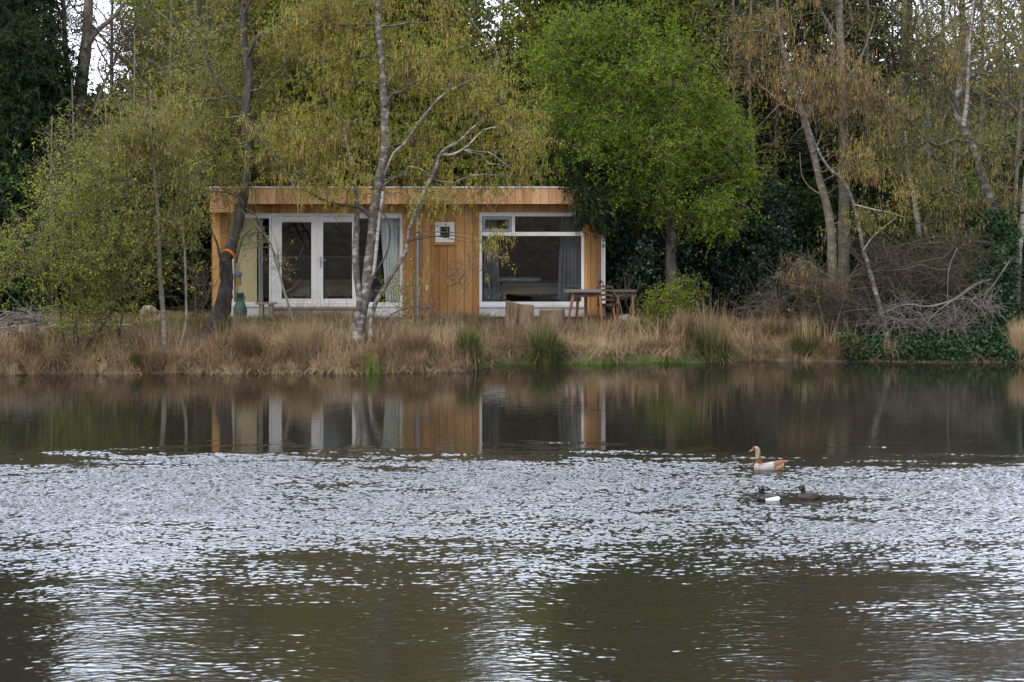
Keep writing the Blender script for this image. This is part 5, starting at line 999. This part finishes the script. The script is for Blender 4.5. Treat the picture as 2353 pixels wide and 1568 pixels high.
bush('laurel_bush', 'mid green bush behind the birches at the right', [([(2100, 770), (2090, 650), (2080, 540)], 55.5), ([(2105, 770), (2150, 640), (2170, 520)], 55.5)], [(2090, 600, 90, 90, 55.5, 1.1, 150), (2150, 480, 90, 70, 55.5, 1.0, 120), (2200, 640, 80, 90, 55.3, 1.0, 130)], 'leaf_mid', None, **{**HK, 'leaves': 9})
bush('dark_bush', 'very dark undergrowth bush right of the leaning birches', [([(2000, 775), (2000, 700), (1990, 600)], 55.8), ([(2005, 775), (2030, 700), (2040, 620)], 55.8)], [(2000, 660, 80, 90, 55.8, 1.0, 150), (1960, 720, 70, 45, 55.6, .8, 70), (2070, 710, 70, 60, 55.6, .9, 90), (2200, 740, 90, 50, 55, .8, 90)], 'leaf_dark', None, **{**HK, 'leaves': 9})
# bare grey branches over the right bank
def bare(name, label, stems, blobs, cat='bare branches', twm='twig_grey', **kw):
    return tree(name, label, cat, stems, blobs, 'bark_grey', leaves=0, twm=twm, tbark=twm, **kw)
bare('fallen_bough', 'pale grey dead bough arching over the bank at the right', [([(2290, 640), (2240, 655), (2190, 690), (2130, 705), (2080, 700), (2030, 720)], [52.4, 52, 51.7, 51.5, 51.4, 51.3], (.05, .012), 'twig_grey'), ([(2190, 690), (2150, 720), (2120, 760), (2110, 800)], 51.4, (.02, .006), 'twig_grey'),
     ([(2200, 570), (2180, 620), (2178, 700), (2180, 790)], 51.4, (.014, .006), 'twig_grey'), ([(2320, 600), (2270, 670), (2230, 690)], 51.8, (.02, .006), 'twig_grey')],
     [(2130, 730, 110, 45, 51.5, .5, 60), (2220, 710, 60, 50, 51.7, .5, 22)], ntw=7, twl=.7, droop=.25, twr=.007)
bare('bare_shrub', 'brown leafless thicket at the foot of the leaning birches', [([(1985, 800), (1975, 740), (1960, 680)], 52.3, (.02, .008)), ([(1990, 800), (2010, 730), (2020, 660)], 52.3, (.02, .008)), ([(1988, 800), (2040, 740), (2070, 690)], 52.3, (.02, .008))],
     [(1990, 700, 80, 80, 52.4, .7, 70), (2080, 660, 90, 90, 52.6, .8, 70), (1900, 720, 60, 50, 52.4, .6, 40)], 'bare shrub', 'twig', ntw=7, twl=.6, droop=.05, up=.3, twr=.006)
bare('bare_shrub', 'tangled leafless twigs behind the fallen bough at the right edge', [([(2180, 800), (2190, 720), (2200, 640)], 53, (.02, .008)), ([(2185, 800), (2230, 720), (2250, 600)], 53, (.02, .008))],
     [(2200, 660, 100, 100, 53, .8, 110), (2330, 680, 40, 100, 52.8, .6, 40)], 'bare shrub', 'twig', ntw=7, twl=.6, droop=.05, up=.3, twr=.006)
bare('bare_shrub', 'thin upright brown twigs in front of the orange wall between door and large window', [([(1045, 780), (1040, 720), (1030, 660), (1035, 600)], 50.6, (.012, .005)), ([(1000, 790), (992, 730), (985, 660)], 50.4, (.012, .005)), ([(920, 790), (935, 730), (950, 690), (935, 650)], 49.6, (.02, .008)), ([(1100, 780), (1085, 720), (1092, 660)], 50.6, (.01, .004))],
     [(1040, 660, 60, 60, 50.6, .4, 18), (985, 700, 40, 50, 50.4, .4, 14), (930, 690, 30, 40, 49.6, .3, 8)], 'bare shrub', 'twig', ntw=4, twl=.45, up=.5, droop=0, twr=.004)
bare('bare_shrub', 'thin bare twigs rising in front of the french doors', [([(745, 800), (742, 740), (735, 680)], 49.9, (.012, .005)), ([(790, 800), (800, 740), (795, 680)], 50, (.01, .004)), ([(700, 800), (690, 740), (700, 690)], 50.2, (.01, .004))],
     [(745, 710, 70, 45, 50, .5, 20), (680, 700, 30, 40, 50, .3, 6)], 'bare shrub', 'twig', ntw=4, twl=.5, up=.7, droop=0, twr=.0035)
bare('bare_shrub', 'bare brown twigs beside the left wall of the cabin', [([(440, 745), (450, 690), (440, 640)], 52.6, (.012, .005)), ([(452, 745), (475, 690), (485, 650)], 52.6, (.012, .005))],
     [(455, 670, 40, 60, 52.6, .6, 30)], 'bare shrub', 'twig', ntw=5, twl=.6, up=.7, droop=0, twr=.005)
bare('bare_shrub', 'brown twiggy growth round the garden chairs right of the table', [([(1432, 745), (1425, 700), (1405, 660)], 53, (.014, .006)), ([(1440, 745), (1452, 700), (1470, 650)], 53, (.014, .006))],
     [(1425, 680, 45, 35, 53, .3, 12)], 'bare shrub', 'twig', ntw=4, twl=.4, up=.6, droop=0, twr=.005)
bare('bare_shrub', 'dense brown twig tangle hanging in front of the two leaning trunks', [([(1900, 790), (1890, 730), (1870, 660)], 51.9, (.02, .008)), ([(1905, 790), (1930, 720), (1950, 640)], 51.9, (.02, .008))],
     [(1900, 660, 110, 90, 51.9, .6, 90), (2040, 600, 90, 90, 51.9, .6, 60), (2150, 600, 110, 90, 52.0, .6, 70)], 'bare shrub', 'twig', ntw=7, twl=.65, droop=.1, up=.2, twr=.005)
bare('bare_shrub', 'fine upright reddish brown twigs between the holly and the low rush clump', [([(1800, 780), (1790, 720), (1780, 660)], 52.2, (.014, .006))],
     [(1800, 710, 70, 50, 52.2, .5, 36)], 'bare shrub', 'twig', ntw=6, twl=.5, droop=.05, up=.4, twr=.005)
g = G(); x0_, D0 = P(60, 745, 51)[0], 50.6; n = 420; c = np.stack([x0_ + rng.normal(size=n) * .6, D0 + rng.normal(size=n) * .35, 0 * np.zeros(n)], 1); c[:, 2] = zg(c[:, 0], c[:, 1]) + np.abs(rng.normal(size=n)) * .28 * np.exp(-((c[:, 0] - x0_) / .8) ** 2) + .08
d = unit(rng.normal(size=(n, 3)) * np.array([1, .6, .35])); ln = .3 + .5 * rng.random(n)[:, None]; p1 = c + d * ln; p1[:, 2] = np.maximum(p1[:, 2], zg(p1[:, 0], p1[:, 1]) + .02)
tubes(g, np.stack([c - d * ln * .6, c + rng.normal(size=(n, 3)) * .04, p1], 1), np.array([[.013, .010, .004]]).repeat(n, 0) * (.5 + rng.random(n))[:, None], 4, 'twig_grey'); tag(g.build('brush_pile', None, (x0_, D0, float(zg(x0_, D0)))), 'heap of grey cut branches on the bank at the far left', 'brush pile')

# ---------------------------------------------------------------- woodland behind
def proto(name, label, cat, grp, trunks, blobs, bark, **kw):
    """a tree in its own coordinates, foot at the origin; blobs are (x, y, z, rx, ry, rz, n)"""
    root = thing(name, (0, 0, 0), label, cat, grp); g = G(); skel = []
    for p_, r_ in trunks:
        r_ = np.linspace(r_[0], r_[1], len(p_)); q = catmull(p_, r_, 3); skel.append(q); tubes(g, q[0], q[1], 9, bark, wob=.05)
    g.build('trunk', root)
    cl = np.concatenate([rand_dir(n) * (rng.random(n) ** .45)[:, None] * np.array([rx, ry, rz]) + np.array([x, y, z]) for x, y, z, rx, ry, rz, n in blobs]); cl = cl[rng.permutation(len(cl))]
    g = G(); crown(g, skel, cl, limb=bark, **kw); g.build('crown', root); return root
def limbs(h, r, k, l, z0=.35, seed=0, rise=.5):
    q = np.random.default_rng(seed); o = [([(0, 0, -.2), (.1, .05, h * .3), (-.1, .1, h * .6), (0, 0, h * .97)], (r, .03))]
    for i in range(k):
        z = h * (z0 + (1 - z0) * .85 * i / k); a = q.random() * 6.28; L_ = l * (1 - .5 * i / k) * (.7 + .5 * q.random())
        o.append(([(0, 0, z), (L_ * .5 * math.cos(a), L_ * .5 * math.sin(a), z + L_ * rise * .6), (L_ * math.cos(a + .3), L_ * math.sin(a + .3), z + L_ * rise)], (r * .35 * (1 - .5 * i / k), .015)))
    return o
FAR = dict(ll=.13, lw=.095, ntw=6, twl=.7, spread=.32, twr=.008)
PR = {}
PR['broad'] = proto('woodland_tree', 'tall mid green broadleaf tree in the wood behind the cabin', 'tree', 'green trees of the wood behind the cabin', limbs(19, .22, 11, 3.4, .25, 1),
   [(0, 0, 9, 3.2, 3.0, 4.5, 330), (.8, 0, 14, 2.8, 2.6, 4, 260), (-1.2, .5, 5.5, 2.3, 2.2, 2.4, 120), (0, 0, 17.5, 1.6, 1.6, 1.8, 60)], 'bark_dark', leaf='leaf_mid', leaves=11, **FAR)
PR['broad2'] = proto('woodland_tree', 'loose yellow green spring tree in the wood behind the cabin', 'tree', 'spring green trees of the wood behind the cabin', limbs(17, .18, 11, 3.0, .25, 2),
   [(0, 0, 9, 2.8, 2.6, 4.2, 240), (-.8, 0, 13.5, 2.3, 2.2, 3.2, 170), (1.0, .3, 5.5, 2.0, 2.0, 2.0, 80)], 'bark_dark', leaf='leaf_spring', leaves=9, **FAR)
PR['spruce'] = proto('woodland_spruce', 'dark spruce standing in the wood behind the cabin', 'conifer', 'dark spruces of the wood behind the cabin', limbs(20, .24, 16, 2.4, .1, 3, -.1),
   [(0, 0, 4 + i * 2.0, 2.4 - i * .26, 2.4 - i * .26, 1.2, 110 - i * 11) for i in range(8)], 'bark_dark', leaf='needles', leaves=24, ll=.16, lw=.05, ntw=5, twl=.8, up=-.25, droop=.4, spread=.25, twr=.008)
PR['bare'] = proto('bare_tree', 'tall leafless tree with twiggy crown against the sky', 'tree', 'leafless trees against the sky', limbs(17, .19, 14, 3.4, .3, 4, .9),
   [(0, 0, 10, 3.0, 2.8, 4.2, 110), (0, 0, 14.5, 2.4, 2.2, 3.0, 75)], 'bark_grey', leaf='leaf_olive', leaves=.5, ll=.09, lw=.06, ntw=6, twl=.95, spread=.25, up=.5, droop=.02, twr=.011)
PR['pole'] = proto('pole_tree', 'slim grey trunk with sparse young leaves in the wood', 'tree', 'slim trunks standing in the wood', limbs(13, .085, 9, 1.9, .35, 6, .9),
   [(0, 0, 8.5, 1.5, 1.4, 3.4, 60), (0.2, 0, 5, 1.3, 1.2, 1.5, 14)], 'bark_grey', leaf='leaf_spring', leaves=3.5, ll=.085, lw=.06, ntw=6, twl=.8, spread=.25, up=.35, droop=.05, twr=.009)
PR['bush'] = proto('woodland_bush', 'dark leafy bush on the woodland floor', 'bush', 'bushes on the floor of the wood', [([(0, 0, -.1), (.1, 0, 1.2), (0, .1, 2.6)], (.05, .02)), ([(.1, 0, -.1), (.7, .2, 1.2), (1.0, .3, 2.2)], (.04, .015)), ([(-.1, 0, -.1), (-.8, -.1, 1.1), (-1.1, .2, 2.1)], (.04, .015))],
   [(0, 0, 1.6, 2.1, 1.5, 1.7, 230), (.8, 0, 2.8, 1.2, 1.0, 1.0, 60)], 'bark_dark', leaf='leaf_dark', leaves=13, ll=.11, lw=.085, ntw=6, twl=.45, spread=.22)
PR['shrub'] = proto('woodland_shrub', 'fresh green shrub behind the cabin', 'bush', 'fresh green shrubs of the wood', [([(0, 0, -.1), (.1, 0, 1.6), (0, .1, 3.6)], (.05, .02)), ([(.1, 0, -.1), (.8, .2, 1.6), (1.1, .3, 3.2)], (.04, .015)), ([(-.1, 0, -.1), (-.8, -.1, 1.6), (-1.2, .2, 3.0)], (.04, .015))],
   [(0, 0, 2.6, 2.0, 1.5, 2.4, 200), (.4, 0, 4.2, 1.3, 1.1, 1.2, 70)], 'bark_dark', leaf='leaf_mid', leaves=10, ll=.095, lw=.07, ntw=6, twl=.5, spread=.2)
used = set()
def place(kind, px, D, s=1.0, rot=None, label=None, sz=None, y=None):
    o = PR[kind] if kind not in used else copy_tree(PR[kind]); used.add(kind)
    x = (px - CX) * D / F if D > 0 else px; o.location = (x, D, float(zg(x, D)) - .05); o.rotation_euler = (0, 0, rng.random() * 6.28 if rot is None else rot); o.scale = (s, s, (sz or s))
    if label: o['label'] = label
    return o
for px, D, s in [(-60, 66, .7), (480, 68, .62), (690, 64, .62), (800, 70, 1.0), (930, 65, 1.0), (1310, 64, .7), (1480, 62, 1.0), (1600, 66, 1.0), (560, 76, .7), (2140, 72, .42), (1400, 74, 1.0)]: place('broad', px, D, s)
for px, D, s in [(420, 61, .62), (620, 61, .66), (760, 62, .75), (1120, 62, .45), (1180, 65, .5), (1290, 61, .66), (880, 61, .8), (1640, 62, .68), (1030, 61, .62), (2060, 64, .42), (540, 65, .68), (1060, 70, .6), (1240, 69, .5), (380, 70, .66), (700, 71, .7), (1540, 60, .6)]: place('broad2', px, D, s)
for px, D, s in [(10, 63, .9), (1000, 68, .62), (1870, 59, 1.1), (1560, 71, 1.0), (-110, 60, .95), (2480, 70, .6), (1700, 60, .5)]: place('spruce', px, D, s)
for px, D, s in [(110, 61, .8), (262, 74, .75), (320, 70, 1.05), (400, 74, 1.1), (500, 70, 1.05), (590, 75, 1.1), (-40, 66, 1.1), (1990, 68, 1.05), (2090, 72, 1.1), (2210, 70, 1.05), (2350, 74, 1.1), (1720, 72, 1.0), (1780, 69, .8), (1960, 60, .72), (2070, 57.5, .9), (2160, 69, .8), (2300, 72, .8), (2390, 63, .8), (2250, 62, .7), (60, 74, .8), (1160, 77, .7)]: place('bare', px, D, s)
for px, D, s in [(30, 61, .8), (120, 54, .42), (165, 55, .5), (240, 55, .5), (310, 57, .6), (340, 59, .7), (395, 57, .7), (432, 58.5, .95), (448, 57, .8), (468, 59, 1.0), (1730, 57, .8), (1790, 58, .9), (1990, 57, .9), (2045, 58, .8), (2130, 57, .8), (2190, 57, .75), (2340, 57, .9), (1960, 59, 1.0), (1680, 58, .9), (540, 61, .9), (830, 62, .95), (1090, 61, .9), (1210, 62, .9)]: place('pole', px, D, s)
for px, D, s in [(-30, 56, 1.0), (60, 57, 1.1), (150, 56.5, .9), (240, 57.5, 1.1), (330, 56.8, .9), (410, 58, 1.15), (465, 60, 1.2), (20, 53, .55), (1420, 62, 1.2), (1530, 60, 1.2), (1640, 59, 1.3), (1850, 58, 1.1), (1960, 58, 1.1), (2060, 60, 1.0), (2180, 59, .8), (2290, 58, .9), (2400, 58, 1.2), (1740, 60, 1.5), (1900, 63, 1.4), (120, 62, 1.5), (0, 62, 1.6), (300, 64, 1.5), (430, 66, 1.6), (2060, 66, 1.0), (2420, 55, .9)]: place('bush', px, D, s)
for px, D, s in [(540, 62, 1.0), (640, 63, 1.1), (740, 62, 1.0), (860, 63, 1.05), (980, 62, 1.1), (1100, 62.5, 1.1), (1200, 62, 1.15), (1310, 62, 1.0), (1400, 61, .95), (200, 60, 1.0), (350, 60, 1.1), (60, 60, 1.0), (1160, 67, 1.4), (1820, 66, 1.1), (2120, 60, .75), (2190, 61, .95), (2300, 61, .9), (2380, 60, 1.0), (1060, 67, 1.3), (700, 68, 1.3), (450, 70, 1.4)]: place('shrub', px, D, s)
# far bank of the wood, closing the view under the crowns
for i, px in enumerate(np.arange(-150, 2550, 95)): place('bush', px + rng.normal() * 20, 78 + 6 * (i % 2), 1.7 + .4 * rng.random())
# trees on the near bank behind the camera, seen mirrored in the cabin windows
for x_, y_, s in [(-9, -16, .8), (-3.5, -19, .75), (8, -20, .8), (-15, -20, .8), (14, -18, .8), (1.2, -14.5, .8)]:
    o = place('broad', 0, 60, s); o.location = (x_, y_, 1.9); o['label'] = 'green tree on the near bank facing the cabin'; o['group'] = 'trees on the near bank'
for x_, y_ in [(-1.5, -16.5), (0.6, -17.5), (2.9, -16.5)]:
    o = place('spruce', 0, 60, .7); o.location = (x_, y_, 1.5); o['label'] = 'dark spruce on the near bank facing the cabin'; o['group'] = 'dark spruces on the near bank'
for x_, y_ in [(-7, -13), (-2.5, -13.5), (0.2, -15.2), (1.8, -15.8), (-1.0, -13.8), (3.4, -14), (6, -14), (10, -13), (-11, -14)]:
    o = place('bush', 0, 60, 1.5); o.location = (x_, y_, 2.8); o['label'] = 'dark bush on the near bank facing the cabin'; o['group'] = 'bushes on the near bank'
for x_, y_ in [(-9, -24), (-5, -25), (-2, -24), (1, -25), (4, -24), (8, -25), (-3.5, -30), (0, -31), (3.5, -30)]:
    o = place('bush', 0, 60, 2.2); o.location = (x_, y_, 2.6); o['label'] = 'dark bush on the near bank facing the cabin'; o['group'] = 'bushes on the near bank'
